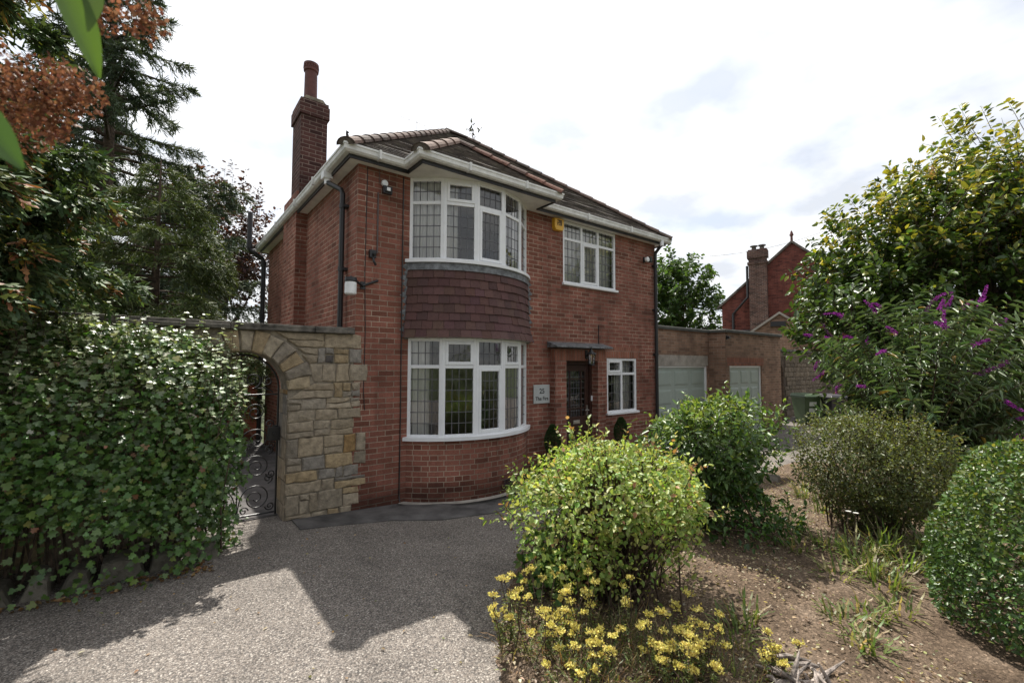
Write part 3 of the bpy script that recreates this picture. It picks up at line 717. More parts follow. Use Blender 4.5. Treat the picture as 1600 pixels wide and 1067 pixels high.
# eaves: outline runs clockwise seen from above so that 'out' is on the right of travel
def outline(o):
    return [(W_+o, D_+o), (W_+o, -o), (3.17+o-.235, -o), (3.17+o-.235, -.445-o), (.59-o+.235, -.445-o), (.59-o+.235, -o), (-o, -o), (-o, D_+o), (W_+o-.02, D_+o)][-2::-1]+[(-o+.02, D_+o)]
ol = outline(.0)
base_o = .235
prof_g = [(-.055, 4.82), (-.055, 4.735), (-.035, 4.722), (.02, 4.722), (.045, 4.745), (.05, 4.795), (.06, 4.80), (.06, 4.826), (.045, 4.826), (.04, 4.80), (.03, 4.76), (.0, 4.745), (-.04, 4.745), (-.045, 4.82)]
mb = MB(); mb.sweep(outline(.22), prof_g)
gut = build('gutter', mb, 'gutter', house)
for (px, py, hor) in ((.2, -.235, 1), (1.35, -.68, 1), (2.4, -.68, 1), (4.3, -.235, 1), (5.6, -.235, 1), (-.235, 1.2, 0), (-.235, 2.4, 0), (-.235, 4.0, 0), (-.235, 5.2, 0)):
    mb = MB()
    if hor: mb.box(px-.016, px+.016, py-.066, py+.04, 4.712, 4.832)
    else: mb.box(px-.066, px+.04, py-.016, py+.016, 4.712, 4.832)
    build('gutter_bracket', mb, 'gutter', gut)
mb = MB(); mb.sweep(outline(.155), [(0, 4.675), (.022, 4.675), (.022, 4.83), (0, 4.83)])
build('fascia', mb, 'black', house)
mb = MB()
for (a, b, c, d) in ((-.17, W_+.17, -.17, .0), (-.17, 0, .0, D_+.17), (W_, W_+.17, 0, D_+.17), (0, W_, D_, D_+.17), (.66, 3.10, -.61, -.17)):
    mb.box(a, b, c, d, 4.70, 4.715)
mb.face([(0.0, 0, 4.712), (W_, 0, 4.712), (W_, D_, 4.712), (0, D_, 4.712)])
build('soffit', mb, 'white_old', house)
# chimney stack and pot
mb = MB()
sx0, sx1, sy0, sy1 = -.15, .31, 2.66, 3.30
mb.box(sx0, sx1, sy0, sy1, 4.9, 6.60)
mb.box(sx0-.032, sx1+.032, sy0-.032, sy1+.032, 6.55, 6.78); mb.box(sx0-.015, sx1+.015, sy0-.015, sy1+.015, 6.78, 6.85)
stack = build('chimney', mb, 'brick_stack', roof)
mb = MB(); cx_, cy_ = .075, 2.98
mb.lathe([(.128, 6.83), (.118, 6.95), (.112, 7.46), (.11, 7.56), (.132, 7.57), (.135, 7.61), (.126, 7.62), (.126, 7.665), (.137, 7.675), (.135, 7.72), (.11, 7.73), (.09, 7.70)], cx_, cy_, 22)
for k in range(18): 
    a = 2*math.pi*k/18; mb.box(cx_+.131*math.cos(a)-.008, cx_+.131*math.cos(a)+.008, cy_+.131*math.sin(a)-.008, cy_+.131*math.sin(a)+.008, 7.62, 7.665)
bpy_pot = build('chimney_pot', mb, 'pot', house, smooth=False)
mb = MB(); mb.prism([(sx0-.0, 6.835), (sx1, 6.835), (sx1-.08, 6.93), (sx0+.08, 6.93)], 'y', sy0+.02, sy1-.02)
build('chimney_flaunching', mb, 'mortar', house)
# television aerial behind the ridge
mb = MB(); ax_, ay_ = 2.6, 3.6
mb.tube([(ax_, ay_, 6.6), (ax_, ay_, 7.85)], .006, 6); mb.tube([(ax_-.4, ay_, 7.7), (ax_+.4, ay_, 7.7)], .004, 6)
for k in range(5): mb.tube([(ax_-.4+k*.2, ay_-.0, 7.62), (ax_-.4+k*.2, ay_, 7.78)], .003, 5)
build('aerial', mb, 'cable', house)
# rainwater pipes
mb = MB()
mb.tube([(-.215, .66, 4.74), (-.215, .66, 4.62), (-.21, .64, 4.58), (-.09, .42, 4.44), (-.075, .40, 4.38), (-.075, .40, -.05)], .036, 12)
for z in (.9, 2.1, 3.3, 4.2): mb.tube([(-.075, .40, z-.03), (-.075, .40, z+.03)], .045, 12); mb.box(-.075, .0, .34, .46, z-.018, z+.018)
build('downpipe', mb, 'black', house, smooth=False)
mb = MB(); mb.box(-.285, -.16, .60, .74, 4.64, 4.735); mb.tube([(-.215, .66, 4.66), (-.215, .66, 4.56)], .045, 12); build('hopper_outlet', mb, 'white', gut)
mb = MB(); px = W_-.07
mb.tube([(px, -.235, 4.72), (px, -.235, 4.66), (px, -.07, 4.50), (px, -.06, 4.42), (px, -.06, 0)], .036, 12)
for z in (.8, 2.2, 3.2, 4.2): mb.tube([(px, -.06, z-.03), (px, -.06, z+.03)], .045, 12); mb.box(px-.06, px+.06, -.06, 0, z-.018, z+.018)
build('downpipe', mb, 'black', house)
mb = MB(); mb.tube([(px, -.235, 4.74), (px, -.235, 4.62)], .046, 12); build('hopper_outlet', mb, 'white', gut)
mb = MB()
mb.tube([(-.42, 6.32, 5.62), (-.42, 6.32, 4.78), (-.40, 6.32, 4.70), (-.13, 6.32, 4.52), (-.10, 6.32, 4.44), (-.10, 6.32, 0)], .055, 12)
for z in (1.0, 2.2, 3.1, 4.4, 4.8): mb.tube([(-.10 if z < 4.5 else -.42, 6.32, z-.05), (-.10 if z < 4.5 else -.42, 6.32, z+.05)], .068, 12)
for z in (1.4, 3.2): mb.tube([(-.10, 6.32, z), (.0, 6.2, z)], .02, 6)
build('soil_pipe', mb, 'black', house)
mb = MB(); mb.box(-1.2, .0, 6.9, 7.1, -.05, 2.3); build('rear_wall', mb, 'brick', house)
# vent grille on the side wall, wires on the front
mb = MB()
mb.box(-.012, 0, 3.92, 4.12, 4.02, 4.16); 
for k in range(4): mb.box(-.02, -.012, 3.93, 4.11, 4.035+k*.03, 4.05+k*.03)
build('wall_vent', mb, 'brick_stack', house)
def wire(pts, r, mat='wirecover'):
    mb = MB(); mb.tube(pts, r, 6); return build('wall_cable', mb, mat, house)
wire([(.30, -.008, 4.68), (.30, -.008, 4.5)], .005); wire([(.285, -.012, 4.36), (.285, -.012, 3.5)], .011)
wire([(.13, -.008, 4.68), (.12, -.008, 3.2), (.14, -.008, 2.4), (.13, -.008, 1.6), (.15, -.008, 1.35)], .005, 'black')
wire([(.66, -.012, 4.68), (.66, -.012, 2.2), (.665, -.012, 1.2), (.66, -.012, .12), (.66, -.05, .05)], .008, 'black')
wire([(4.87, -.008, 2.37), (4.87, -.008, 2.75)], .009, 'black')

# ------------------------------------------------------------------ porch and front door
mb = MB()
mb.box(3.56, 3.84, -.13, .0, -.05, 2.04); mb.box(4.70, 4.92, -.13, .0, -.05, 2.04)
porch = build('door_surround', mb, 'brick', house)
mb = MB(); mb.box(3.56, 4.92, -.134, -.001, 2.04, 2.262); build('lintel_course', mb, 'brick_soldier', porch)
mb = MB(); mb.prism([(-.27, 2.275), (-.27, 2.305), (-.01, 2.385), (-.01, 2.275)], 'x', 3.47, 5.0); build('canopy', mb, 'lead', porch, bev=.006)
mb = MB(); mb.box(3.5, 5.0, -.5, 0, -.02, .12); build('doorstep', mb, 'concrete', porch, bev=.012)
yd = .05
mb = MB()
for a, b in ((3.845, 3.915), (4.625, 4.695)): mb.box(a, b, yd-.03, yd+.08, .12, 2.04)
mb.box(3.915, 4.625, yd-.03, yd+.08, 1.97, 2.04)
door = build('front_door', mb, 'wood', house, label='dark brown wooden front door with leaded glazing')
mb = MB(); L, Rr = 3.92, 4.62; y_a, y_b = yd, yd+.045
mb.box(L, L+.10, y_a, y_b, .13, 1.965); mb.box(Rr-.10, Rr, y_a, y_b, .13, 1.965)
mb.box(L+.1, Rr-.1, y_a, y_b, 1.84, 1.965); mb.box(L+.1, Rr-.1, y_a, y_b, .13, .30); mb.box(L+.1, Rr-.1, y_a, y_b, .72, .98)
mb.box(4.235, 4.305, y_a, y_b, .30, .72); mb.box(L+.1, 4.235, y_a+.02, y_b, .30, .72); mb.box(4.305, Rr-.1, y_a+.02, y_b, .30, .72)
for x in (4.115, 4.425): mb.box(x-.012, x+.012, y_a+.004, y_b, .98, 1.84)
for z in (1.13, 1.69): mb.box(L+.1, Rr-.1, y_a+.007, y_b-.002, z-.012, z+.012)
build('door_leaf', mb, 'wood', door, bev=.006)
pane('glazing', door, .1, .6, .98, 1.84, flatP(3.92, yd+.025), 7, 8)
mb = MB(); mb.box(4.19, 4.37, yd-.01, yd, .84, .91); mb.box(4.20, 4.36, yd-.018, yd-.01, .855, .895); build('letterbox', mb, 'silver', door, bev=.004)
mb = MB(); mb.box(4.552, 4.592, yd-.012, yd, .98, 1.18); mb.tube([(4.572, yd-.01, 1.09), (4.572, yd-.055, 1.09), (4.47, yd-.055, 1.085)], .011, 8); build('handle', mb, 'silver', door)
mb = MB(); mb.box(4.655, 4.69, yd-.05, yd-.03, 1.26, 1.36); mb.tube([(4.672, yd-.05, 1.31), (4.672, yd-.056, 1.31)], .01, 10); build('door_bell', mb, 'white', door, bev=.004)
# ------------------------------------------------------------------ stone wall with arch and iron gate
GX, GR, GZ = -1.26, .46, 1.65          # arch centre, radius, springing height
wall_t = thing('stone_wall', 'sandstone rubble garden wall with arched gateway joined to the left of the house', 'wall', (-1.3, .2, .05))
mb = MB(); Y0, Y1 = 0.012, .42
jl, jr = GX-GR, GX+GR
mb.box(-9, jl, Y0, Y1, -.05, 2.36); mb.box(jr, -.003, Y0, Y1, -.05, 2.36)
na = 20
for i in range(na):
    a, b = math.pi-math.pi*i/na, math.pi-math.pi*(i+1)/na
    p, q = (GX+GR*math.cos(a), GZ+GR*math.sin(a)), (GX+GR*math.cos(b), GZ+GR*math.sin(b))
    mb.face([(p[0], Y0, p[1]), (q[0], Y0, q[1]), (q[0], Y0, 2.36), (p[0], Y0, 2.36)]); mb.face([(p[0], Y1, p[1]), (p[0], Y1, 2.36), (q[0], Y1, 2.36), (q[0], Y1, q[1])])
    mb.face([(p[0], Y0, p[1]), (p[0], Y1, p[1]), (q[0], Y1, q[1]), (q[0], Y0, q[1])])
build('wall_core', mb, 'mortar', wall_t)
SC = [(.335, .272, .192), (.31, .26, .195), (.285, .245, .195), (.35, .265, .16), (.31, .255, .185), (.25, .225, .195), (.35, .29, .215)]
def scol():
    c = np.array(random.choice(SC))*(1+rng.normal(0, .09)); 
    if rng.random() < .025: c = np.array((.09, .08, .075))
    if rng.random() < .05: c = np.array((.30, .19, .085))
    return tuple(np.clip(c, .03, .6))
def stone(mb, poly, y, out, tint=None, back=.03):
    """a dressed block: 2-D outline in x,z, chamfered face standing proud of y"""
    tint = tint or scol(); k = len(poly); P = [Vector(p) for p in poly]; c = sum(P, Vector((0, 0)))/k
    Q = []
    for i in range(k):      # subdivide and jitter the outline
        a, b = P[i], P[(i+1) % k]; n_ = max(1, int((b-a).length/.09))
        for s in range(n_):
            p = a.lerp(b, s/n_); Q.append(p+Vector((rng.normal(0, .0065), rng.normal(0, .0065))))
    inner = [q+(c-q).normalized()*min(.016, (c-q).length*.3) for q in Q]; n_ = len(Q)
    ring0 = [(q.x, y+back, q.y) for q in Q]; ring1 = [(q.x, y-out*.45, q.y) for q in Q]; ring2 = [(q.x, y-out+rng.normal(0, .003), q.y) for q in inner]
    mb.mesh(ring0+ring1+ring2+[(c.x, y-out-rng.random()*.012, c.y)],
            [(i, (i+1) % n_, n_+(i+1) % n_, n_+i) for i in range(n_)]+[(n_+i, n_+(i+1) % n_, 2*n_+(i+1) % n_, 2*n_+i) for i in range(n_)]+[(2*n_+i, 2*n_+(i+1) % n_, 3*n_) for i in range(n_)], 0, tint)
mb = MB(); J = .0055
def ext(z, r): 
    return jr if z < GZ else (GX+math.sqrt(max(0, r*r-(z-GZ)**2)) if abs(z-GZ) < r else GX)
RX = GR+.30
z = -.02
while z < 2.33:
    h = min(random.choice((.10, .14, .17, .20, .24)), 2.355-z)
    if 2.355-z-h < .06: h = 2.355-z
    zc = z+h/2
    for side in (1, -1):
        def xe(zz): return ext(zz, RX) if zz > GZ else jr-.004
        xa0, xa1 = xe(z), xe(z+h)
        if side > 0: end = -.004+(random.choice((.0, .02, .10, .19)) if h > .1 else .0); end = max(end, .004)
        else: end = None
        x = 0; first = True
        span0 = max(xa0, xa1)
        stop = end if side > 0 else 4.6+GX*0
        # positions measured as x for the right, mirrored about GX for the left
        cur = span0; lim = stop if side > 0 else GX+5.5
        while cur < lim-.05:
            wd = random.choice((random.uniform(.09, .2), random.uniform(.16, .32), random.uniform(.25, .42)))
            nx_ = cur+wd
            if lim-nx_ < .12: nx_ = lim
            l0, l1 = (xa0, xa1) if first else (cur, cur)
            cut = h > .13 and rng.random() < .42; cs = random.uniform(.34, .66)
            parts = [(z, z+h)] if not cut else [(z, z+h*cs), (z+h*cs, z+h)]
            for zi, (za, zb) in enumerate(parts):
                la = l0+(l1-l0)*(za-z)/h; lb = l0+(l1-l0)*(zb-z)/h
                poly = [(la+J, za+J), (nx_-J, za+J), (nx_-J, zb-J), (lb+J, zb-J)]
                if side < 0: poly = [(2*GX-p[0], p[1]) for p in poly][::-1]
                proud = .009+rng.random()*.013
                stone(mb, poly, Y0-.006, proud)
            cur = nx_; first = False
    z += h
nv = 13
for i in range(nv):                    # arch stones of uneven length
    a, b = math.pi*i/nv, math.pi*(i+1)/nv
    lo = RX-.008 if True else 0
    m_ = (a+b)/2; ro = random.uniform(.24, .31)+GR
    ro = min(ro, (2.35-GZ)/max(.2, math.sin(m_)), RX-.006)
    da = .012
    poly = [(GX+GR*math.cos(a+da), GZ+GR*math.sin(a+da)), (GX+ro*math.cos(a+da*.6), GZ+ro*math.sin(a+da*.6)), (GX+ro*math.cos(b-da*.6), GZ+ro*math.sin(b-da*.6)), (GX+GR*math.cos(b-da), GZ+GR*math.sin(b-da))]
    stone(mb, poly, Y0-.006, .022+rng.random()*.012, tint=tuple(np.array(random.choice(((.36, .29, .195), (.35, .295, .22), (.31, .265, .21), (.36, .275, .17))))*(1+rng.normal(0, .1))))
build('wall_face', mb, 'stone', wall_t)
mb = MB()                               # stones lining the jamb
z = 0
while z < GZ:
    h = random.uniform(.16, .3); y = Y0+.0
    for (ya, yb) in ((Y0+.005, .21), (.215, .415)):
        for xx, s in ((jr, -1), (jl, 1)):
            mb.box(min(xx, xx+s*.014), max(xx, xx+s*.014), ya, yb, z+.005, min(z+h, GZ)-.005, tint=scol())
    z += h
build('jamb_stones', mb, 'stone', wall_t, bev=.006)
mb = MB(); x = -9
while x < -.02:
    l = min(random.uniform(.55, 1.0), -.012-x); dz = rng.normal(0, .004)
    mb.box(x+.003, x+l-.003, -.075+rng.normal(0, .006), .47, 2.362, 2.405+dz); mb.box(x+.003, x+l-.003, -.045+rng.normal(0, .006), .44, 2.405+dz, 2.445+dz+rng.normal(0, .003)); x += l
build('coping', mb, 'coping', wall_t, bev=.008)

gate = thing('iron_gate', 'black wrought iron scrollwork gate with lock box under the stone arch', 'gate', (GX, .36, .07))
GYY = .36
def scroll(mb, cx, cz, r, turns, a0, sgn, tail=None, th=.0075):
    pts = []; n_ = int(26*turns)
    for i in range(n_+1):
        t = i/n_; rr = r*(1-.86*t); a = a0+sgn*2*math.pi*turns*t; pts.append((cx+rr*math.cos(a), GYY, cz+rr*math.sin(a)))
    if tail: pts = tail+pts
    mb.tube(pts, th, 6)
def bez(p0, p1, p2, p3, n_=12):
    out = []
    for i in range(n_):
        t = i/n_; u = 1-t; out.append((u**3*p0[0]+3*u*u*t*p1[0]+3*u*t*t*p2[0]+t**3*p3[0], GYY, u**3*p0[1]+3*u*u*t*p1[1]+3*u*t*t*p2[1]+t**3*p3[1]))
    return out
mb = MB(); w2 = GR-.035; zb = .11
mb.tube([(GX+w2, GYY, .075), (GX+w2, GYY, GZ)], .013, 8); mb.tube([(GX-w2, GYY, .075), (GX-w2, GYY, GZ)], .013, 8)
mb.tube([(GX+w2*math.cos(math.pi*i/24), GYY, GZ+w2*math.sin(math.pi*i/24)) for i in range(25)], .012, 8)
mb.tube([(GX-w2, GYY, zb), (GX+w2, GYY, zb)], .012, 8); mb.tube([(GX-w2, GYY, 1.58), (GX+w2, GYY, 1.58)], .01, 8)
build('gate_frame', mb, 'iron', gate)
mb = MB()
mb.tube([(GX, GYY, zb), (GX, GYY, 2.05)], .007, 6)
for s in (1, -1):
    for (z0_, sz) in ((.12, .15), (.52, .135), (.88, .12)):
        cx = GX+s*.20; cz = z0_+sz*1.25
        scroll(mb, cx, cz, sz, 1.7, math.pi/2 if 1 else 0, -s, bez((GX+s*.005, z0_), (GX+s*.02, z0_+.2), (GX+s*.05, cz+sz), (cx, cz+sz)))
        scroll(mb, GX+s*.36, z0_+.07, .055, 1.5, math.pi, s); scroll(mb, GX+s*.075, z0_+.05, .05, 1.4, 0, s)
        scroll(mb, GX+s*.33, cz+sz*1.5, .06, 1.5, -math.pi/2, s)
    scroll(mb, GX+s*.17, 1.36, .10, 1.6, math.pi/2, -s, bez((GX+s*.005, 1.12), (GX+s*.03, 1.3), (GX+s*.05, 1.46), (GX+s*.17, 1.46)))
    scroll(mb, GX+s*.13, 1.76, .10, 1.6, -math.pi/2, s, bez((GX+s*.36, 1.60), (GX+s*.33, 1.66), (GX+s*.25, 1.66), (GX+s*.13, 1.66)))
    scroll(mb, GX+s*.30, 1.75, .065, 1.5, math.pi/2, s)
    for z_ in (.34, .7, 1.05, 1.42): mb.tube([(GX-.012, GYY, z_), (GX+.012, GYY, z_)], .014, 8)
build('scrollwork', mb, 'iron', gate)
mb = MB(); mb.box(GX+w2-.11, GX+w2+.03, GYY-.05, GYY+.03, 1.0, 1.17); mb.tube([(GX+w2-.05, GYY-.05, 1.09), (GX+w2-.05, GYY-.075, 1.09)], .018, 10); mb.box(GX+w2-.06, GX+w2-.0, GYY-.03, GYY+.01, 1.17, 1.19)
build('lock_box', mb, 'iron', gate, bev=.006)

# ------------------------------------------------------------------ garages
gar = thing('garage', 'flat roofed brown brick double garage with sage green doors beside the house', 'garage', (10.2, 2.5, 0))
YA, YB, ZC = .35, -.10, 2.84
D1 = (7.28, 9.66, -.1, 1.95); D2 = (9.97, 11.87, -.1, 1.95)
mb = MB()
wall_grid(mb, [6.83, 9.76, *D1[:2]], [-.2, ZC, D1[3], 1.95, 2.215], [D1, (7.0, 9.68, 1.95, 2.215)], lambda x, z: (x, YA, z))
wall_grid(mb, [9.76, 13.2, *D2[:2]], [-.2, ZC, D2[3]], [D2], lambda x, z: (x, YB, z))
mb.face([(9.76, YB, -.2), (9.76, YB, ZC), (9.76, YA, ZC), (9.76, YA, -.2)]); mb.face([(13.2, YB, -.2), (13.2, 6, -.2), (13.2, 6, ZC), (13.2, YB, ZC)])
mb.face([(6.83, 6, -.2), (6.83, 6, ZC), (13.2, 6, ZC), (13.2, 6, -.2)])
for (d, y) in ((D1, YA), (D2, YB)):
    mb.face([(d[0], y, d[2]), (d[0], y, d[3]), (d[0], y+.1, d[3]), (d[0], y+.1, d[2])]); mb.face([(d[1], y, d[2]), (d[1], y+.1, d[2]), (d[1], y+.1, d[3]), (d[1], y, d[3])]); mb.face([(d[0], y, d[3]), (d[1], y, d[3]), (d[1], y+.1, d[3]), (d[0], y+.1, d[3])])
build('wall', mb, 'brick_garage', gar)
mb = MB(); mb.box(7.0, 9.68, YA-.004, YA+.1, 1.95, 2.215); build('door_lintel', mb, 'concrete_pale', gar)
mb = MB(); mb.box(9.85, 12.0, YB-.004, YB+.09, 1.952, 2.175); build('lintel_course', mb, 'brick_soldier', gar)
mb = MB(); mb.sweep([(6.84, YA), (9.76, YA), (9.76, YB), (13.2, YB), (13.2, 6)], [(-.25, 2.84), (.05, 2.84), (.05, 2.90), (.03, 2.925), (-.25, 2.925)]); build('coping', mb, 'felt', gar)
mb = MB(); mb.face([(6.83, YA+.05, 2.86), (13.15, YA+.05, 2.86), (13.15, 6, 2.86), (6.83, 6, 2.86)]); build('roof', mb, 'concrete', gar)
for (d, y, nc) in ((D1, YA, 3), (D2, YB, 3)):
    x0_, x1_, _, z1_ = d; y_ = y+.05
    mb = MB(); mb.box(x0_, x0_+.06, y_-.02, y_+.05, 0, z1_); mb.box(x1_-.06, x1_, y_-.02, y_+.05, 0, z1_); mb.box(x0_+.06, x1_-.06, y_-.02, y_+.05, z1_-.05, z1_)
    fr = build('garage_door', mb, 'white', gar, bev=.004)
    mb = MB(); a, b = x0_+.06, x1_-.06; mb.box(a, b, y_+.01, y_+.04, .02, z1_-.05)
    pw = (b-a)/nc
    for i in range(nc):
        for j in range(4):
            xa, xb, za, zb_ = a+pw*i+.07, a+pw*(i+1)-.07, .07+j*.46, .07+j*.46+.37
            f = .022
            o4 = [(xa, za), (xb, za), (xb, zb_), (xa, zb_)]; i4 = [(xa+f, za+f), (xb-f, za+f), (xb-f, zb_-f), (xa+f, zb_-f)]; i5 = [(xa+2.2*f, za+2.2*f), (xb-2.2*f, za+2.2*f), (xb-2.2*f, zb_-2.2*f), (xa+2.2*f, zb_-2.2*f)]
            v = [(p[0], y_+.0095, p[1]) for p in o4]+[(p[0], y_+.002, p[1]) for p in i4]+[(p[0], y_-.004, p[1]) for p in i5]
            mb.mesh(v, [(q, (q+1) % 4, 4+(q+1) % 4, 4+q) for q in range(4)]+[(4+q, 4+(q+1) % 4, 8+(q+1) % 4, 8+q) for q in range(4)]+[(8, 9, 10, 11)])
    for j in range(1, 4): mb.box(a, b, y_+.008, y_+.0098, .045+j*.46-.004, .045+j*.46+.004)
    build('door_panel', mb, 'garage_door', fr)
    mb = MB(); xm = (a+b)/2; mb.box(xm-.05, xm+.05, y_-.012, y_-.002, .74, .80); mb.tube([(xm, y_-.012, .77), (xm, y_-.05, .77), (xm+.09, y_-.05, .77)], .01, 6); build('handle', mb, 'silver', fr)
mb = MB(); mb.tube([(9.84, YB-.0, 2.70), (9.84, YB-.09, 2.70)], .035, 12); mb.box(9.80, 9.88, YB-.03, YB, 2.65, 2.75); build('garage_lamp', mb, 'black', gar)

# far garden wall with an arch, beyond the garage
fw = thing('garden_wall', 'brown stone garden wall with arched opening right of the garage', 'wall', (15.5, 1.2, 0))
mb = MB(); ya, yb = .75, 1.05; cx, r_, zs = 15.05, .52, 1.62
mb.box(13.21, cx-r_, ya, yb, -.1, 2.46); mb.box(cx+r_, 22, ya, yb, -.1, 2.46)
for i in range(12):
    a, b = math.pi-math.pi*i/12, math.pi-math.pi*(i+1)/12
    p, q = (cx+r_*math.cos(a), zs+r_*math.sin(a)), (cx+r_*math.cos(b), zs+r_*math.sin(b))
    mb.face([(p[0], ya, p[1]), (q[0], ya, q[1]), (q[0], ya, 2.46), (p[0], ya, 2.46)]); mb.face([(p[0], ya, p[1]), (p[0], yb, p[1]), (q[0], yb, q[1]), (q[0], ya, q[1])])
build('wall_core', mb, 'bark', fw)
mb = MB(); z = 0
while z < 2.4:
    h = random.choice((.14, .18, .22)); h = min(h, 2.45-z); x = 13.22
    while x < 19:
        wd = random.uniform(.2, .5); a, b = x, x+wd
        if not (b > cx-r_-.02 and a < cx+r_+.02 and z < zs+r_): stone(mb, [(a+.006, z+.006), (b-.006, z+.006), (b-.006, z+h-.006), (a+.006, z+h-.006)], ya-.004, .02, tint=tuple(np.array((.16, .125, .09))*(1+rng.normal(0, .15))))  # stone tint darkened to stand for shade and ivy
        x += wd
    z += h
build('wall_face', mb, 'stone', fw)
mb = MB(); mb.box(13.21, 22, ya-.06, yb+.05, 2.462, 2.54); build('coping', mb, 'coping', fw)

def wheelie(name, label, loc, rz, mat, lid, stick, s=1.):
    t = thing(name, label, 'wheelie bin', loc); t.rotation_euler.z = rz
    WLOC[t.name] = Vector((0, 0, 0))
    mb = MB(); w0, w1, d0, d1, h = .21, .28, .24, .34, .93
    v = [(-w0, -d0, .05), (w0, -d0, .05), (w0, d0, .05), (-w0, d0, .05), (-w1, -d1, h), (w1, -d1, h), (w1, d1, h), (-w1, d1, h)]
    mb.mesh(v, [(0,3,2,1),(0,1,5,4),(1,2,6,5),(2,3,7,6),(3,0,4,7)]); mb.box(-w1-.02, w1+.02, -d1-.02, d1+.02, h-.06, h-.01)
    build('bin_body', mb, mat, t, bev=.015)
    mb = MB(); mb.mesh([(-.31, -.38, h), (.31, -.38, h), (.31, .38, h+.01), (-.31, .38, h+.01), (-.26, -.31, h+.07), (.26, -.31, h+.07), (.26, .33, h+.10), (-.26, .33, h+.10)], [(0,3,2,1),(4,5,6,7),(0,1,5,4),(1,2,6,5),(2,3,7,6),(3,0,4,7)])
    mb.tube([(-.25, .40, h+.03), (.25, .40, h+.03)], .02, 8); build('lid', mb, lid, t, bev=.01)
    for sx in (-.25, .25):
        mb = MB(); mb.tube([(sx-.03, .27, .10), (sx+.03, .27, .10)], .10, 14); build('wheel', mb, 'bindark', t)
    if stick:
        for (za, zb_) in ((.62, .76), (.42, .55)):
            mb = MB(); f = lambda z: -d0-(d1-d0)*(z-.05)/(h-.05)-.004
            mb.face([(-.12, f(za), za), (.13, f(za), za), (.13, f(zb_), zb_), (-.12, f(zb_), zb_)]); build('sticker', mb, 'sticker', t)
    return t
wheelie('wheelie_bin', 'green wheelie bin with two pale stickers beyond the garage', (15.25, -.05, .0), R(-33), 'binplastic', 'binplastic', True)
wheelie('wheelie_bin', 'dark wheelie bin standing right of the green bin behind purple flowers', (15.5, -.72, .0), R(-33), 'bindark', 'bindark', False)

# ------------------------------------------------------------------ neighbour's house, outbuilding
ux = Vector((.292, -.956, 0)).normalized(); un = Vector((-.956, -.292, 0)).normalized()      # along the gable, and outwards
eL_, ap = Vector((24.313, 7.39, 5.61)), Vector((25.373, 3.925, 8.795))
hw = (ap-eL_).dot(ux); base = Vector((eL_.x, eL_.y, 0))
nb = thing('neighbour_house', 'deep red brick neighbouring house end with steep gable and chimney', 'house', base+ux*hw)
def NP(u, z, d=0): q = base+ux*u+un*d; return (q.x, q.y, z)
mb = MB(); ze, za = eL_.z, ap.z
mb.face([NP(0, 0), NP(2*hw, 0), NP(2*hw, ze), NP(hw, za), NP(0, ze)], uv=[(0, 0), (2*hw, 0), (2*hw, ze), (hw, za), (0, ze)])
for s, u_ in ((0, 0), (1, 2*hw)):
    mb.face([NP(u_, 0), NP(u_, 0, -9), NP(u_, ze, -9), NP(u_, ze)], uv=[(0, 0), (9, 0), (9, ze), (0, ze)])
mb.face([NP(0, 0, -9), NP(2*hw, 0, -9), NP(2*hw, ze, -9), NP(0, ze, -9)])
build('wall', mb, 'brick_neighbour', nb)
mb = MB()
for (ua, zA, ub, zB) in ((-.25, ze-.2, hw, za+.08), (2*hw+.25, ze-.2, hw, za+.08)):
    mb.face([NP(ua, zA, .12), NP(ub, zB, .12), NP(ub, zB, -9), NP(ua, zA, -9)]); mb.face([NP(ua, zA, .12), NP(ub, zB, .12), NP(ub, zB-.14, .12), NP(ua, zA-.14, .12)])
    mb.face([NP(ua, zA-.14, .12), NP(ub, zB-.14, .12), NP(ub, zB-.14, 0), NP(ua, zA-.14, 0)])
build('roof', mb, 'roof', nb)
mb = MB(); q = NP(hw, za, 0); mb.tube([q, (q[0], q[1], za+.3), (q[0], q[1], za+.38), (q[0], q[1], za+.62)], [.07, .06, .11, .03], 8); build('finial', mb, 'pot', nb)
def nbox(mb, u0, u1, z0, z1, d0, d1):
    mb.mesh([NP(u0,z0,d0), NP(u1,z0,d0), NP(u1,z0,d1), NP(u0,z0,d1), NP(u0,z1,d0), NP(u1,z1,d0), NP(u1,z1,d1), NP(u0,z1,d1)], [(0,3,2,1),(4,5,6,7),(0,1,5,4),(1,2,6,5),(2,3,7,6),(3,0,4,7)])
c0 = Vector((24.755, 5.945, 7.733)); cu = (c0-eL_).dot(ux); cw_ = .905; ct = 8.55
mb = MB(); nbox(mb, cu, cu+cw_, 0, ct-.5, .02, .4); nbox(mb, cu-.06, cu+cw_+.06, ct-.85, ct-.72, -.05, .47); nbox(mb, cu-.07, cu+cw_+.07, ct-.5, ct-.08, -.06, .48); nbox(mb, cu-.02, cu+cw_+.02, ct-.08, ct, 0, .42)
nst = build('chimney', mb, 'brick_neighbour_stack', nb)
mb = MB()
for f_ in (.3, .75):
    q = NP(cu+cw_*f_, ct, .2); mb.lathe([(.13, ct), (.11, ct+.18), (.2, ct+.19), (.2, ct+.24)], q[0], q[1], 12)
build('chimney_pot', mb, 'coping', nst)
mb = MB(); mb.tube([NP(cu-.09, ct-.9, .3), NP(cu-.09, ct-2.7, .3), NP(cu-.9, ct-3.6, .1), NP(cu-.9, .5, .1)], .07, 8); mb.tube([NP(cu-.9, ct-4.6, .1), NP(cu+.3, ct-4.6, .1)], .06, 8)
build('drainpipe', mb, 'black', nb)
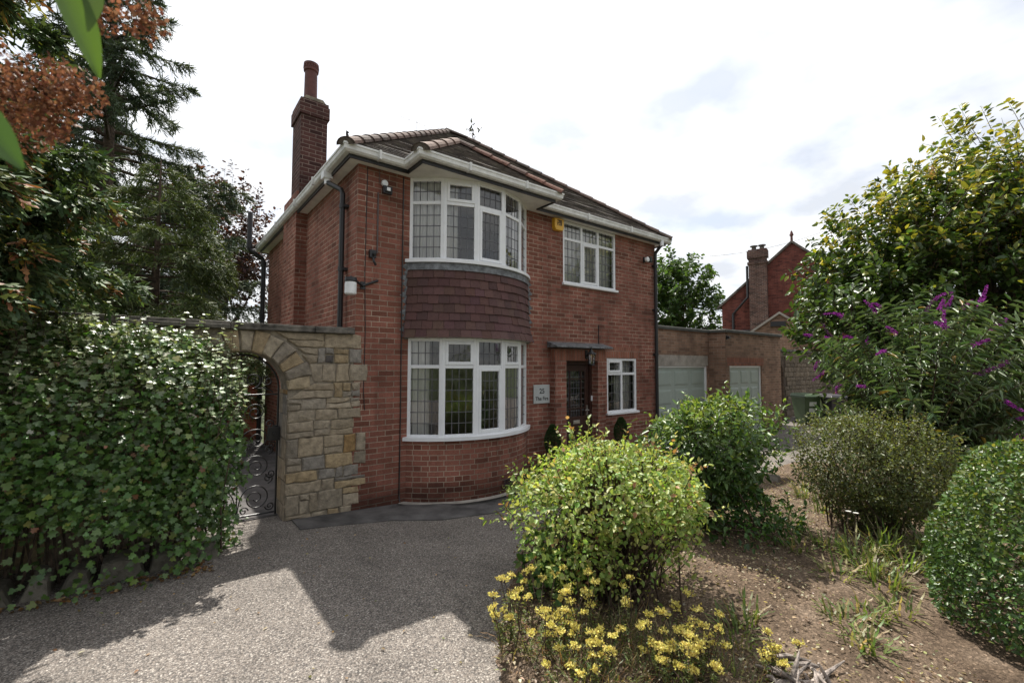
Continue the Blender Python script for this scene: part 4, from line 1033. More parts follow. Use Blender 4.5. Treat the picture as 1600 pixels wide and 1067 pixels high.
# low outbuilding gable in front of it
pl, pa_, pr_ = Vector((19.676, 3.716, 3.48)), Vector((20.029, 2.561, 4.333)), Vector((20.423, 1.274, 3.354))
ob = thing('outbuilding', 'small brick outbuilding gable with dark vent above the garage roofline', 'outbuilding', (pa_.x, pa_.y, 0))
def OP(p, z, d=0): q = p+un*d; return (q.x, q.y, z)
mb = MB(); ul = [(0, 0), ((pr_-pl).dot(ux), 0), ((pr_-pl).dot(ux), pr_.z), ((pa_-pl).dot(ux), pa_.z), (0, pl.z)]
mb.face([OP(pl, 0), OP(pr_, 0), OP(pr_, pr_.z), OP(pa_, pa_.z), OP(pl, pl.z)], uv=ul); mb.face([OP(pl, 0), OP(pl, pl.z), OP(pl, pl.z, -4), OP(pl, 0, -4)])
build('wall', mb, 'brick_garage', ob)
mb = MB()
for a, b in ((pl, pa_), (pr_, pa_)):
    e_ = a+(a-b)*.12; mb.face([OP(e_, e_.z+.05, .1), OP(b, b.z+.06, .1), OP(b, b.z+.06, -4), OP(e_, e_.z+.05, -4)]); mb.face([OP(e_, e_.z-.06, .1), OP(b, b.z-.05, .1), OP(b, b.z+.06, .1), OP(e_, e_.z+.05, .1)])
build('roof', mb, 'concrete_pale', ob)
mb = MB(); q = Vector((20.011, 2.62, 3.843)); mb.obox((q.x+un.x*.05, q.y+un.y*.05), ux, un, .3, .08, q.z-.12, q.z+.1); build('vent', mb, 'black', ob)
# overhead cable
mb = MB(); a, b = Vector((18.69, 7.85, 7.43)), Vector((29.04, 3.43, 9.74))
mb.tube([a.lerp(b, i/16)+Vector((0, 0, -.5*4*(i/16)*(1-i/16)+.25)) for i in range(17)], .009, 5)
tag(build('overhead_cable', mb, 'cable', base=a), 'thin overhead cable crossing the sky behind the garage', 'cable')

# ------------------------------------------------------------------ small things fixed to the house
lt = thing('floodlight', 'small black floodlight with white round sensor high on the left brick corner', 'floodlight', (.36, 0, 4.40))
mb = MB(); mb.box(.34, .39, -.03, 0, 4.40, 4.44); mb.box(.315, .445, -.13, -.07, 4.33, 4.44); mb.box(.33, .43, -.15, -.13, 4.35, 4.425); mb.tube([(.365, -.02, 4.42), (.375, -.08, 4.40)], .014, 6); build('lamp_body', mb, 'black', lt, bev=.008)
mb = MB(); mb.box(.355, .405, -.153, -.15, 4.365, 4.41); build('lamp_lens', mb, 'lampglass', lt)
mb = MB(); mb.lathe([(.01, 0), (.045, .0), (.05, .02), (.042, .04), (.01, .045)], 0, 0, 16)
mb.v = [(x+.365, -.02-z, y+4.50) for x, y, z in mb.v]; build('sensor', mb, 'lampglass', lt)
mb = MB(); mb.box(.165, .255, -.06, -.001, 3.42, 3.53); mb.tube([(.21, -.05, 3.43), (.22, -.075, 3.36), (.25, -.06, 3.32)], .018, 8); mb.tube([(.215, -.06, 3.47), (.225, -.10, 3.46)], .022, 8)
tag(build('motion_sensor', mb, 'black', base=(.21, 0, 3.42), bev=.006), 'small black motion sensor box on the brick below the floodlight', 'sensor')
bl = thing('wall_lamp', 'white opal glass lamp on a black bracket at the left house corner', 'lamp', (.1, 0, 3.06))
mb = MB(); mb.tube([(.30, -.012, 3.12), (.08, -.03, 3.02), (-.12, -.16, 3.10)], .017, 8); mb.box(.06, .12, -.02, 0, 2.98, 3.08); mb.lathe([(.03, 3.10), (.075, 3.09), (.08, 3.045), (.075, 3.03)], -.12, -.16, 16); build('bracket', mb, 'black', bl)
mb = MB(); mb.lathe([(.07, 3.035), (.075, 3.0), (.075, 2.88), (.062, 2.865), (.02, 2.862)], -.12, -.16, 20); build('lamp_glass', mb, 'lampglass', bl, smooth=False)
al = thing('alarm_box', 'yellow burglar alarm box with black emblem under the eaves', 'alarm box', (3.72, 0, 4.47))
mb = MB(); mb.prism([(3.60, 4.50), (3.63, 4.45), (3.80, 4.45), (3.83, 4.50), (3.83, 4.67), (3.60, 4.67)], 'y', -.09, -.001); build('alarm_case', mb, 'yellow', al, bev=.008)
mb = MB(); y_ = -.094
for (a, b, c, d) in ((.06, .175, .17, .187), (.06, .077, .09, .15), (.06, .11, .128, .145), (.095, .175, .09, .105), (.158, .175, .105, .17), (.10, .14, .155, .17), (.12, .137, .115, .17), (.137, .158, .13, .142)):
    mb.box(3.60+a, 3.60+b, y_-.001, -.088, 4.46+c-.01, 4.46+d-.01)
build('emblem', mb, 'text', al)
fl2 = thing('floodlight', 'small black floodlight near the right end of the upper brick wall', 'floodlight', (6.36, 0, 4.28))
mb = MB(); mb.box(6.36, 6.42, -.03, 0, 4.24, 4.36); mb.tube([(6.39, -.02, 4.30), (6.36, -.12, 4.28)], .015, 6); mb.box(6.44, 6.52, -.14, -.05, 4.24, 4.36); mb.tube([(6.46, -.06, 4.30), (6.40, -.05, 4.29)], .02, 6); build('lamp_body', mb, 'black', fl2, bev=.006)
mb = MB(); mb.lathe([(.01, 0), (.05, .0), (.055, .05), (.01, .06)], 0, 0, 14); mb.v = [(x+6.34, -.10-z, y+4.28) for x, y, z in mb.v]; build('lamp_lens', mb, 'lampglass', fl2)
ln = thing('lantern', 'black carriage lantern hanging over the front door', 'lantern', (4.33, -.13, 2.15))
mb = MB(); lx, ly = 4.36, -.27
mb.box(lx-.03, lx+.03, -.15, -.132, 2.08, 2.24); mb.tube([(lx, -.14, 2.13), (lx, -.19, 2.13), (lx, -.23, 2.22), (lx, -.26, 2.30), (lx, ly, 2.30), (lx, ly, 2.22)], .010, 6)
mb.lathe([(.01, 2.25), (.03, 2.22), (.085, 2.18), (.09, 2.165), (.075, 2.165)], lx, ly, 8); mb.lathe([(.05, 1.98), (.06, 1.965), (.02, 1.95)], lx, ly, 8)
for k in range(6): a = k*math.pi/3; mb.tube([(lx+.075*math.cos(a), ly+.075*math.sin(a), 2.17), (lx+.055*math.cos(a), ly+.055*math.sin(a), 1.98)], .006, 5)
build('lantern_frame', mb, 'iron', ln)
mb = MB(); mb.lathe([(.048, 1.985), (.066, 2.16)], lx, ly, 12); build('lantern_glass', mb, 'glass', ln)

sg = thing('house_sign', 'pale metal house name plate reading 25 The Firs left of the door', 'sign', (3.33, -.02, 1.45))
mb = MB(); mb.box(3.14, 3.515, -.028, -.016, 1.28, 1.61)
build('sign_plate', mb, 'plate', sg, bev=.003)
for x in (3.17, 3.485):
    for z in (1.31, 1.58): mb = MB(); mb.tube([(x, -.001, z), (x, -.033, z)], .008, 8); build('sign_screw', mb, 'silver', sg)
def text(body, cx, cz, size, parent, y=-.030):
    cu_ = bpy.data.curves.new('letters', 'FONT'); cu_.body = body; cu_.size = size; cu_.align_x = 'CENTER'; cu_.extrude = .001; cu_.offset = size*.012
    to = bpy.data.objects.new('letters', cu_); COL.objects.link(to)
    dg = bpy.context.evaluated_depsgraph_get(); me = bpy.data.meshes.new_from_object(to.evaluated_get(dg)); bpy.data.objects.remove(to)
    me.transform(Matrix.Translation((cx, y, cz)) @ Matrix.Rotation(R(90), 4, 'X')); me.materials.clear(); me.materials.append(M['text'])
    return link_mesh('lettering', me, parent)
text('25', 3.33, 1.455, .125, sg); text('The Firs', 3.328, 1.335, .092, sg)

# curtains
def curtain(label, pts, z0, z1, amp=.02, wl=.10, cols=1):
    P = [Vector(p) for p in pts]; L = sum((P[i+1]-P[i]).length for i in range(len(P)-1)); n_ = max(8, int(L/.012))
    def along(s):
        for i in range(len(P)-1):
            l = (P[i+1]-P[i]).length
            if s <= l+1e-9 or i == len(P)-2:
                d = (P[i+1]-P[i]).normalized(); return P[i]+d*s, Vector((-d.y, d.x))
            s -= l
    mb = MB(); ph = rng.random()*6; rows_ = []
    for k in range(n_+1):
        s = L*k/n_; p, nn = along(s); o = amp*math.sin(2*math.pi*s/wl+ph+.8*math.sin(s*9)); rows_.append((p+nn*o, p+nn*o*1.2+nn*.02))
    v = [(a.x, a.y, z1) for a, b in rows_]+[(b.x, b.y, z0) for a, b in rows_]
    mb.mesh(v, [(k, k+1, n_+2+k, n_+1+k) for k in range(n_)])
    c = sum(P, Vector((0, 0)))/len(P)
    return tag(build('curtain', mb, 'curtain', base=(c.x, c.y, z0), smooth=True), label, 'curtain', 'curtains at the windows')
def arcpts(a, b, r=BR-.125, n_=8): return [arc(R(a+(b-a)*i/n_), r) for i in range(n_+1)]
curtain('white curtain behind the leftmost light of the upstairs bow window', arcpts(-49, -21), 3.49, 4.66)
curtain('white curtain behind the right lights of the upstairs bow window', arcpts(27, 50), 3.49, 4.66)
curtain('white curtain gathered at the left end of the ground floor bow window', arcpts(-50, -38), .93, 2.33)
curtain('pale curtain at the right end of the ground floor bow window', arcpts(31, 50), .93, 2.33)
curtain('sheer curtain behind the upstairs three light window', [(3.93, .17), (5.4, .17)], 3.5, 4.66, amp=.015, wl=.09)
curtain('pale curtain behind the right light of the small window by the door', [(5.58, .2), (6.1, .2)], 1.0, 2.1)
# ------------------------------------------------------------------ planting
def lumpy(D, k=26, amp=.16, kap=9., seed=1):
    r = np.random.default_rng(seed); C_ = nrm(r.normal(size=(k, 3))); A = r.normal(0, amp, k)
    C2 = nrm(r.normal(size=(90, 3))); A2 = r.normal(0, amp*.55, 90)
    return np.clip(1+np.sum(A[None]*np.exp(kap*(D@C_.T-1)), 1)+np.sum(A2[None]*np.exp(70*(D@C2.T-1)), 1), .55, 1.4)
def stems(parent, base, tips, r0=.009, r1=.003, mat='twig', name='stems', bend=.1, nseg=5, spread=.1):
    mb = MB()
    for t in tips:
        b = np.array(base)+np.array([rng.normal(0, spread), rng.normal(0, spread), 0]); t = np.array(t); mid = rng.normal(0, bend, 3); mid[2] = abs(mid[2])
        pts = [b+(t-b)*s+mid*math.sin(math.pi*s) for s in np.linspace(0, 1, nseg+1)]
        mb.tube(pts, [r0+(r1-r0)*s for s in np.linspace(0, 1, nseg+1)], 4, caps=False)
    return build(name, mb, mat, parent)
def shrub(name, label, cat, c, rad, n, L, ar, cols, wts, mat, shape='ovate', zlo=-.9, lump=.14, kap=9., depth=.35, up=.6, rnd=.55, topcol=None, nstem=40, shoots=0, shootlen=.2, zbase=None, group=None, seed=1, skirt=None, power=2.2):
    c = np.array(c, float); rad = np.array(rad, float); zb = bed_z(c[0], c[1]) if zbase is None else zbase
    t = thing(name, label, cat, (c[0], c[1], zb), group)
    D = rvec(int(n*1.5)); D = D[D[:, 2] > zlo][:n]; n = len(D)
    k = lumpy(D, seed=seed, amp=lump, kap=kap); fr = 1-depth*rng.random(n)**power
    P = c+D*rad*(k*fr)[:, None]
    if skirt is not None: P = skirt(P, c, rad)
    keep = P[:, 2] > zb+.02; P = P[keep]; D = D[keep]; fr = fr[keep]; n = len(P)
    N = nrm(D*.6+np.array([0, 0, up])+rvec(n)*rnd); T = nrm(rvec(n)+D*.5+np.array([0, 0, -.15]))
    col = pick(n, cols, wts)*(.72+.34*np.clip(lumpy(D, k=40, amp=.5, kap=26., seed=seed+50), .2, 1.8))[:, None]     # patches of older and younger leaf
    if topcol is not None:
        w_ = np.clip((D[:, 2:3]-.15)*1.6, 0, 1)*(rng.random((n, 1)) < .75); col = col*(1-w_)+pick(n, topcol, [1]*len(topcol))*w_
    if shoots:
        SP, ST, SN, SC_ = [], [], [], []; tips = []
        for _ in range(shoots):
            d = nrm(rng.normal(size=3)+np.array([0, 0, .7])); p0 = c+d*rad*lumpy(d[None], seed=seed, amp=lump, kap=kap)[0]*.95
            dirn = nrm(d+np.array([0, 0, .7])+rng.normal(0, .3, 3)); l = shootlen*(.5+rng.random())
            tips.append((p0-dirn*.1, p0+dirn*l))
            for s in np.arange(.1, 1, L/l*.8 if l > L else .4):
                for sg in (1, -1):
                    sd_ = np.cross(dirn, nrm(rng.normal(size=3))); SP.append(p0+dirn*l*s); ST.append(sd_*sg+dirn*.6); SN.append(np.array([0, 0, 1.])+rng.normal(0, .35, 3)); SC_.append(pick(1, topcol or cols, [1]*len(topcol or cols))[0])
        P = np.vstack([P, SP]); T = np.vstack([T, ST]); N = np.vstack([N, SN]); col = np.vstack([col, SC_]); n = len(P)
        mb = MB()
        for a, b in tips: mb.tube([a, b], [.004, .002], 4, caps=False)
        build('shoots', mb, 'twig', t)['kind'] = 'stuff'
    ln = L*(.45+.95*rng.random(n)**1.2)
    leaves('foliage', t, mat, P, T, N, ln, ln*ar, col, shape)
    if nstem:
        tp = []
        for _ in range(nstem):
            d = nrm(rng.normal(size=3)+np.array([0, 0, .55])); tp.append(c+d*rad*(.72+.22*rng.random()))
        stems(t, (c[0], c[1], zb-.03), [p for p in tp if p[2] > zb+.1], spread=min(rad[:2])*.22, bend=.08)
    return t
def mush(P, c, rad):      # flat topped dome that overhangs a leggy, half bare base
    zz = (P[:, 2]-c[2])/rad[2]; low = zz < -.02; out = P.copy()
    out[low, :2] = c[:2]+(P[low, :2]-c[:2])*(.98-.16*rng.random((low.sum(), 1)))
    gap = np.sin(3.1*np.arctan2(P[:, 1]-c[1], P[:, 0]-c[0])+.6) > -.35
    go = low & gap & (rng.random(len(P)) < np.clip(.35-zz*.9, 0, .8)); out[go, 2] = c[2]+rad[2]*(.05+.5*rng.random(go.sum())**1.5); return out
def taper(P, c, rad):     # narrower towards the ground
    zz = np.clip((c[2]-P[:, 2])/rad[2], 0, 1); out = P.copy(); out[:, :2] = c[:2]+(P[:, :2]-c[:2])*(1-.34*zz)[:, None]; return out
shrub('spirea_shrub', 'yellow green dome shaped shrub with bare brown twigs beneath, in the front of the bed', 'shrub', (1.03, -3.50, .78), (.77, .77, .60), 13000, .042, .62,
      [(.27, .36, .095), (.36, .43, .13), (.18, .29, .06), (.44, .42, .16), (.34, .19, .11)], [4, 3.4, 3, 1, .25], LEAF, zlo=-.95, lump=.19, kap=10., depth=.5, up=.75, rnd=.5, nstem=230, shoots=90, shootlen=.17, seed=3, skirt=mush)
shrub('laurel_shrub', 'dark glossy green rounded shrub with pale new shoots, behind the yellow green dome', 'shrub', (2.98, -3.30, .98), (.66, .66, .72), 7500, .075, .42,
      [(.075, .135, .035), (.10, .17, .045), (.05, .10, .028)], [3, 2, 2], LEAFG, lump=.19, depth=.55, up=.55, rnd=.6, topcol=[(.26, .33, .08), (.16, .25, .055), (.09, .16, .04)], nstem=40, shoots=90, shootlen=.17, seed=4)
shrub('laurel_shrub', 'loose low growth of dark leaves at the foot of the glossy green shrub', 'shrub', (3.15, -3.55, .34), (.78, .62, .34), 2000, .06, .5,
      [(.05, .11, .022), (.08, .15, .03), (.03, .075, .018)], [3, 2, 2], LEAF, lump=.2, depth=.7, up=.6, rnd=.6, nstem=22, shoots=14, seed=14)
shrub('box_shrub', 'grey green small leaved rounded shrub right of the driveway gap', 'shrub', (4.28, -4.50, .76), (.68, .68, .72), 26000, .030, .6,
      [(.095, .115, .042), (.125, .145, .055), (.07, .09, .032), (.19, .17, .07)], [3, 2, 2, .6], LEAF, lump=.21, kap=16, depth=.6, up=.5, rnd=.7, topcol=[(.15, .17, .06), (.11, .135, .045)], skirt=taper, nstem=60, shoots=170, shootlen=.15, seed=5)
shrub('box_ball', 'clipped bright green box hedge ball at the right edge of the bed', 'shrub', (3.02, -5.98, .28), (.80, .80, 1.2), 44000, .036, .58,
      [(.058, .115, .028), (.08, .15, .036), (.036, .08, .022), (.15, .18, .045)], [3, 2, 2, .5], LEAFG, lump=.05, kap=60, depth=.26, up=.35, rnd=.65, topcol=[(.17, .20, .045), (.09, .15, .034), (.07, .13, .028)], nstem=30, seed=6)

# ---- buddleia: arching stems, narrow leaves, purple spikes
bt = thing('butterfly_bush', 'tall arching bush with narrow leaves and purple flower spikes', 'bush', (6.7, -4.5, bed_z(6.7, -4.5)))
P, T, N, CC = [], [], [], []; mb = MB(); FP, FT, FN, FC = [], [], [], []
nst_ = 250
for i in range(nst_):
    a = rng.random()*2*math.pi; rr = 1.62*math.sqrt(rng.random()); el = .7+rng.random()**.8*2.5*(1-.35*(rr/1.62)**2)
    b = np.array([6.7+.35*math.cos(a)*rng.random(), -4.5+.35*math.sin(a)*rng.random(), bed_z(6.7, -4.5)])
    tip = np.array([6.9+rr*math.cos(a), -4.6+rr*math.sin(a)*.95, el])
    if i < 20: tip[2] = max(tip[2], 2.3)+.12
    ctrl = b*.4+tip*.6+np.array([-.25*math.cos(a), -.25*math.sin(a), .55])
    ss = np.linspace(0, 1, 12); cv = np.array([(1-s)**2*b+2*s*(1-s)*ctrl+s*s*tip for s in ss])
    mb.tube(cv, [.013-.0105*s for s in ss], 4, caps=False)
    tan = nrm(np.gradient(cv, axis=0))
    for s in np.arange(.30, 1.0, .036):
        q = s*11; j = min(int(q), 10); p = cv[j]+(cv[j+1]-cv[j])*(q-j); d = tan[j]
        sd_ = nrm(np.cross(d, rng.normal(size=3)))
        for sg in (1, -1):
            P.append(p); T.append(sd_*sg+d*.45+np.array([0, 0, -.12])); N.append(np.array([0, 0, 1.])+rng.normal(0, .45, 3)); CC.append((s, el))
    if i < 42 or rng.random() < .05:          # flower spike at the tip
        d = nrm(tan[-1]+np.array([rng.normal(0, .35), rng.normal(0, .35), rng.normal(-.1, .4)])); l = .14+.14*rng.random(); dead = rng.random() < .3
        curve = rng.normal(0, .5, 3)
        for _ in range(120):
            s = rng.random(); rad_ = .028*(1-s*.7); pp = tip+d*l*s+curve*(s*s)*.10; o = nrm(rng.normal(size=3))
            FP.append(pp+o*rad_*.6); FT.append(o+d*.2); FN.append(rng.normal(size=3)); base_ = np.array((.25, .03, .27)) if not dead else np.array((.10, .03, .10)); FC.append(base_*(1+rng.normal(0, .25)))
P, T, N = map(np.array, (P, T, N)); n = len(P); ln = .175*(.5+.7*rng.random(n))
col = pick(n, [(.105, .155, .06), (.14, .19, .085), (.075, .12, .045), (.26, .20, .04)], [3, 3, 2, .25])
leaves('foliage', bt, LEAFB, P, T, N, ln, ln*.2, col, 'lance')
build('stems', mb, 'twig', bt)
leaves('flower_spikes', bt, PETAL, FP, FT, FN, .018, .015, FC, 'ovate')

# ---- broad leaved trees made of leafy sprays
def broad_tree(name, label, base, trunk_top, blobs, nspray, L, ar, cols, wts, top, seed, mat=LEAF, per=26, slen=.45, group=None, shape='ovate', flat=.5, tr=.12, lump=.3, topz=None):
    t = thing(name, label, 'tree', base, group)
    base = np.array(base, float); tt = np.array(trunk_top, float)
    wts_ = np.array([b[2] for b in blobs], float); wts_ /= wts_.sum(); P, T, N, C0 = [], [], [], []
    mb = MB(); mt = MB(); mt.tube([base+(tt-base)*s+np.array([rng.normal(0, tr*.3), rng.normal(0, tr*.3), 0])*(0 < s < 1) for s in np.linspace(0, 1, 7)], [tr*(1.25-.75*s) for s in np.linspace(0, 1, 7)], 10)
    zmax = max(b[0][2]+b[1][2] for b in blobs); zmin = min(b[0][2]-b[1][2] for b in blobs)
    for (bc_, br_, _) in blobs:      # limbs to each blob
        bc_ = np.array(bc_); br_ = np.array(br_)
        for _ in range(7):
            tip = bc_+nrm(rng.normal(size=3)+np.array([0, 0, .3]))*br_*.8; s0 = base+(tt-base)*(.35+.6*rng.random()); md = rng.normal(0, .15, 3)
            mt.tube([s0+(tip-s0)*s+md*math.sin(math.pi*s) for s in np.linspace(0, 1, 6)], [tr*.42*(1-s)+.008 for s in np.linspace(0, 1, 6)], 6, caps=False)
    for i in range(nspray):
        k = rng.choice(len(blobs), p=wts_); bc_, br_ = np.array(blobs[k][0]), np.array(blobs[k][1])
        d = rvec(1)[0]; f = lumpy(d[None], k=22, seed=seed+k, amp=lump, kap=8)[0]*(1-.5*rng.random()**2.2); p0 = bc_+d*br_*f
        dirn = nrm(d*.8+np.array([0, 0, .55])+rng.normal(0, .35, 3)); l = slen*(.6+.8*rng.random()); 
        mb.tube([p0-dirn*l*.5, p0+dirn*l*.5, p0+dirn*l], [.008, .005, .002], 4, caps=False)
        s = rng.random(per)*1.15-.15; az = nrm(np.cross(np.tile(dirn, (per, 1)), rng.normal(size=(per, 3))))
        P.append(p0+dirn*l*s[:, None]+az*.03); T.append(az+dirn*.5+np.array([0, 0, -.2])); N.append(np.array([0, 0, 1.])+rng.normal(0, flat, (per, 3))); C0.append(np.full(per, max(0, (p0[2]-zmin)/(zmax-zmin))*(.55+.45*(f > .8))))
    P, T, N, C0 = np.vstack(P), np.vstack(T), np.vstack(N), np.concatenate(C0); n = len(P)
    col = pick(n, cols, wts)
    if top is not None:
        w_ = (rng.random(n) < np.clip((C0-.45)*1.8, 0, .9))[:, None]; col = np.where(w_, pick(n, top, [1]*len(top)), col)
    ln = L*(.6+.7*rng.random(n)); leaves('crown', t, mat, P, T, N, ln, ln*ar, col, shape)
    build('trunk', mt, 'bark', t); build('twigs', mb, 'twig', t)['kind'] = 'stuff'
    return t, P
rt, tp_ = broad_tree('maple_tree', 'large spreading broadleaf tree with sunlit yellow green top and hanging seed bunches at the right', (12.4, -4.6, .05), (12.3, -4.7, 3.6),
    [((12.0, -4.9, 3.8), (2.1, 2.1, 2.0), 3), ((12.6, -5.4, 5.2), (1.9, 1.9, 1.5), 2.6), ((10.2, -3.5, 3.4), (1.5, 1.5, 1.35), 2), ((9.75, -3.35, 2.70), (1.65, 1.35, 1.25), 1.6), ((11.0, -4.2, 4.7), (1.5, 1.5, 1.15), 1.6), ((13.8, -6.3, 4.6), (2, 2, 2.2), 2), ((12, -5.2, 1.7), (2.2, 1.8, 1.5), 1.4)],
    2700, .135, .54, [(.06, .105, .024), (.08, .135, .03), (.045, .08, .02)], [3, 2, 2], [(.34, .33, .05), (.24, .27, .045), (.13, .18, .035), (.40, .36, .06)], 21, mat=LEAFG, per=24, slen=.5, lump=.28, tr=.16)  # lighter upper crown tints paint in the sunlit leaves
SP, ST, SN, SC_ = [], [], [], []
cand = tp_[(tp_[:, 0] < 12.6) & (tp_[:, 1] < -3.2)]
for p in cand[rng.choice(len(cand), 70)]:
    c = np.array(random.choice([(.34, .17, .06), (.30, .22, .05), (.40, .24, .09)]))
    for k in range(22): o = rng.normal(0, .035, 3); SP.append(p+o+np.array([0, 0, -.03-.17*rng.random()])); ST.append((o[0]*6, o[1]*6, -1)); SN.append(rng.normal(size=3)); SC_.append(c*(1+rng.normal(0, .2)))
leaves('seed_bunches', rt, LEAF, SP, ST, SN, .05, .02, SC_, 'ovate')
broad_tree('garden_tree', 'dense green tree rising behind the flat garage roof', (32.1, 15.1, 0), (32.1, 15.1, 5), [((32.1, 15.1, 5.2), (4.0, 3.6, 3.4), 3), ((32.0, 15.2, 8.6), (2.5, 2.4, 2.4), 2), ((34.5, 14.4, 5.2), (2.2, 2.2, 2.0), 1), ((29.4, 15.8, 6.0), (2.4, 2.2, 2.6), 1.3)],
    620, .34, .6, [(.06, .11, .03), (.045, .09, .025), (.08, .14, .035)], [3, 2, 2], None, 31, per=22, slen=1.0, lump=.24, tr=.25)
broad_tree('copper_beech', 'dark purple leaved tree between the conifers and the house', (-.3, 16.2, 0), (-.2, 16.2, 5), [((-.4, 16.2, 6.2), (2.1, 2.2, 2.7), 3), ((-1.0, 16.4, 8.2), (1.2, 1.3, 1.4), 1.2), ((.9, 16.0, 6.4), (1.3, 1.3, 1.6), 1), ((.4, 16, 3.4), (2.2, 2, 2), 1)],
    520, .15, .6, [(.055, .026, .03), (.085, .035, .035), (.035, .02, .022)], [3, 2, 2], None, 41, per=26, slen=.8, lump=.3, tr=.2)
shrub('garden_shrub', 'leafy green shrub seen through the arched gateway', 'shrub', (-1.45, 9.2, 1.1), (1.0, 1.0, 1.5), 4200, .09, .5, [(.06, .11, .03), (.09, .14, .04), (.04, .08, .02)], [2, 2, 1], LEAFG, zbase=0, nstem=12, seed=8)
shrub('garden_shrub', 'dense dark hedge behind the stone wall between gate and conifers', 'shrub', (-5.0, 6.5, 1.2), (2.8, 1.2, 1.6), 5200, .10, .5, [(.04, .08, .022), (.06, .10, .03)], [2, 2], LEAF, zbase=0, nstem=12, seed=9)

# ---- conifers
def conifer(name, label, base, H, prof, nbr, cols, wts, seed, needle=.11, nw=.03, per=11, droop=.35, tr=.2, sub=14, shape='needle', up=0., group=None, zlo=.8, tipcol=None, tipfrac=.0, irr=.25, azr=None, sag=.5):
    t = thing(name, label, 'conifer', base, group); base = np.array(base, float)
    mt = MB(); mt.tube([base+np.array([0, 0, H*s]) for s in np.linspace(0, 1, 9)], [tr*(1-.93*s) for s in np.linspace(0, 1, 9)], 10)
    P, T, N, K = [], [], [], []
    for i in range(nbr):
        z = zlo+(H-zlo-.1)*((i+rng.random())/nbr); R_ = np.interp(z, prof[0], prof[1])*(1-irr+irr*1.6*rng.random())
        a = rng.random()*2*math.pi if azr is None else azr[0]+(azr[1]-azr[0])*rng.random(); h = np.array([math.cos(a), math.sin(a), 0])
        b0 = base+np.array([0, 0, z]); ss = np.linspace(0, 1, 9)
        cv = np.array([b0+h*R_*s+np.array([0, 0, R_*(up*s-droop*s*s+.10*s**3)]) for s in ss]); mt.tube(cv, [max(.006, tr*.22*(1-s)*min(1, R_/2)+.005) for s in ss], 5, caps=False)
        side = np.array([-h[1], h[0], 0]); ns = max(4, int(sub*R_))
        for j in range(ns):
            s = .16+.84*rng.random()**.8; q = s*8; k = min(int(q), 7); p = cv[k]+(cv[k+1]-cv[k])*(q-k)
            l = R_*.34*(1.12-s)*(.6+.7*rng.random())+.12; dd = nrm(h*(.55+.3*rng.random())+side*rng.choice((-1, 1))*(.35+.7*rng.random())+np.array([0, 0, -.12+rng.normal(0, .12)]))
            m = int(per*(.6+l*1.2)); u_ = rng.random(m)
            pt = p+dd*(l*u_)[:, None]+np.array([0, 0, -1.])*(sag*l*u_**2)[:, None]+rng.normal(0, .02, (m, 3))
            P.append(pt); T.append(dd+rng.normal(0, .55, (m, 3))+np.array([0, 0, -sag])*u_[:, None]); N.append(np.array([0, 0, 1.])+rng.normal(0, .5, (m, 3))); K.append(np.where(rng.random() < tipfrac, 1, 0)*np.ones(m))
    P, T, N, K = np.vstack(P), np.vstack(T), np.vstack(N), np.concatenate(K); n = len(P)
    col = pick(n, cols, wts)
    if tipcol is not None: col = np.where((K > 0)[:, None], pick(n, tipcol, [1]*len(tipcol)), col)
    ln = needle*(.6+.8*rng.random(n)); leaves('foliage', t, NEED, P, T, N, ln, nw*(.7+.6*rng.random(n)), col, shape)
    build('trunk', mt, 'bark', t)
    return t
conifer('cedar_tree', 'tall dark cedar with bare trunk showing between layered branches behind the stone wall', (-3.45, 11.9, 0), 15.5, ([0, 3.5, 7.5, 10.5, 13, 15.5], [4.3, 4.3, 3.4, 2.2, 1.3, .2]), 140, [(.075, .105, .066), (.098, .13, .08), (.055, .08, .052)], [3, 2, 2], 51, needle=.18, nw=.05, per=21, droop=.16, up=.16, tr=.27, sub=13, zlo=2.6, sag=.55)
conifer('deodar_tree', 'feathery pale green drooping conifer in front of the dark cedar', (-2.15, 5.9, 0), 6.3, ([0, 2.0, 4.2, 6.3], [2.2, 2.2, 1.5, .15]), 110, [(.095, .13, .045), (.12, .155, .055), (.065, .095, .038)], [3, 2, 2], 52, needle=.12, nw=.03, per=32, droop=.42, up=.22, tr=.14, sub=15, zlo=.8, sag=.8)
conifer('cypress_tree', 'green cypress with brown tipped shoots overhanging the left hedge', (-4.05, -.75, .05), 8.2, ([0, 1.8, 2.6, 3.6, 5, 8.2], [1.2, 1.45, 1.6, 1.3, .95, .25]), 250, [(.08, .13, .055), (.105, .155, .062), (.058, .092, .042), (.16, .18, .05)], [3, 2, 2, .5], 53, needle=.115, nw=.042, per=34, droop=.20, up=.26, tr=.13, sub=20, shape='frond', zlo=2.15, tipcol=[(.30, .14, .07), (.22, .11, .06), (.28, .25, .05)], tipfrac=.06, sag=.35)

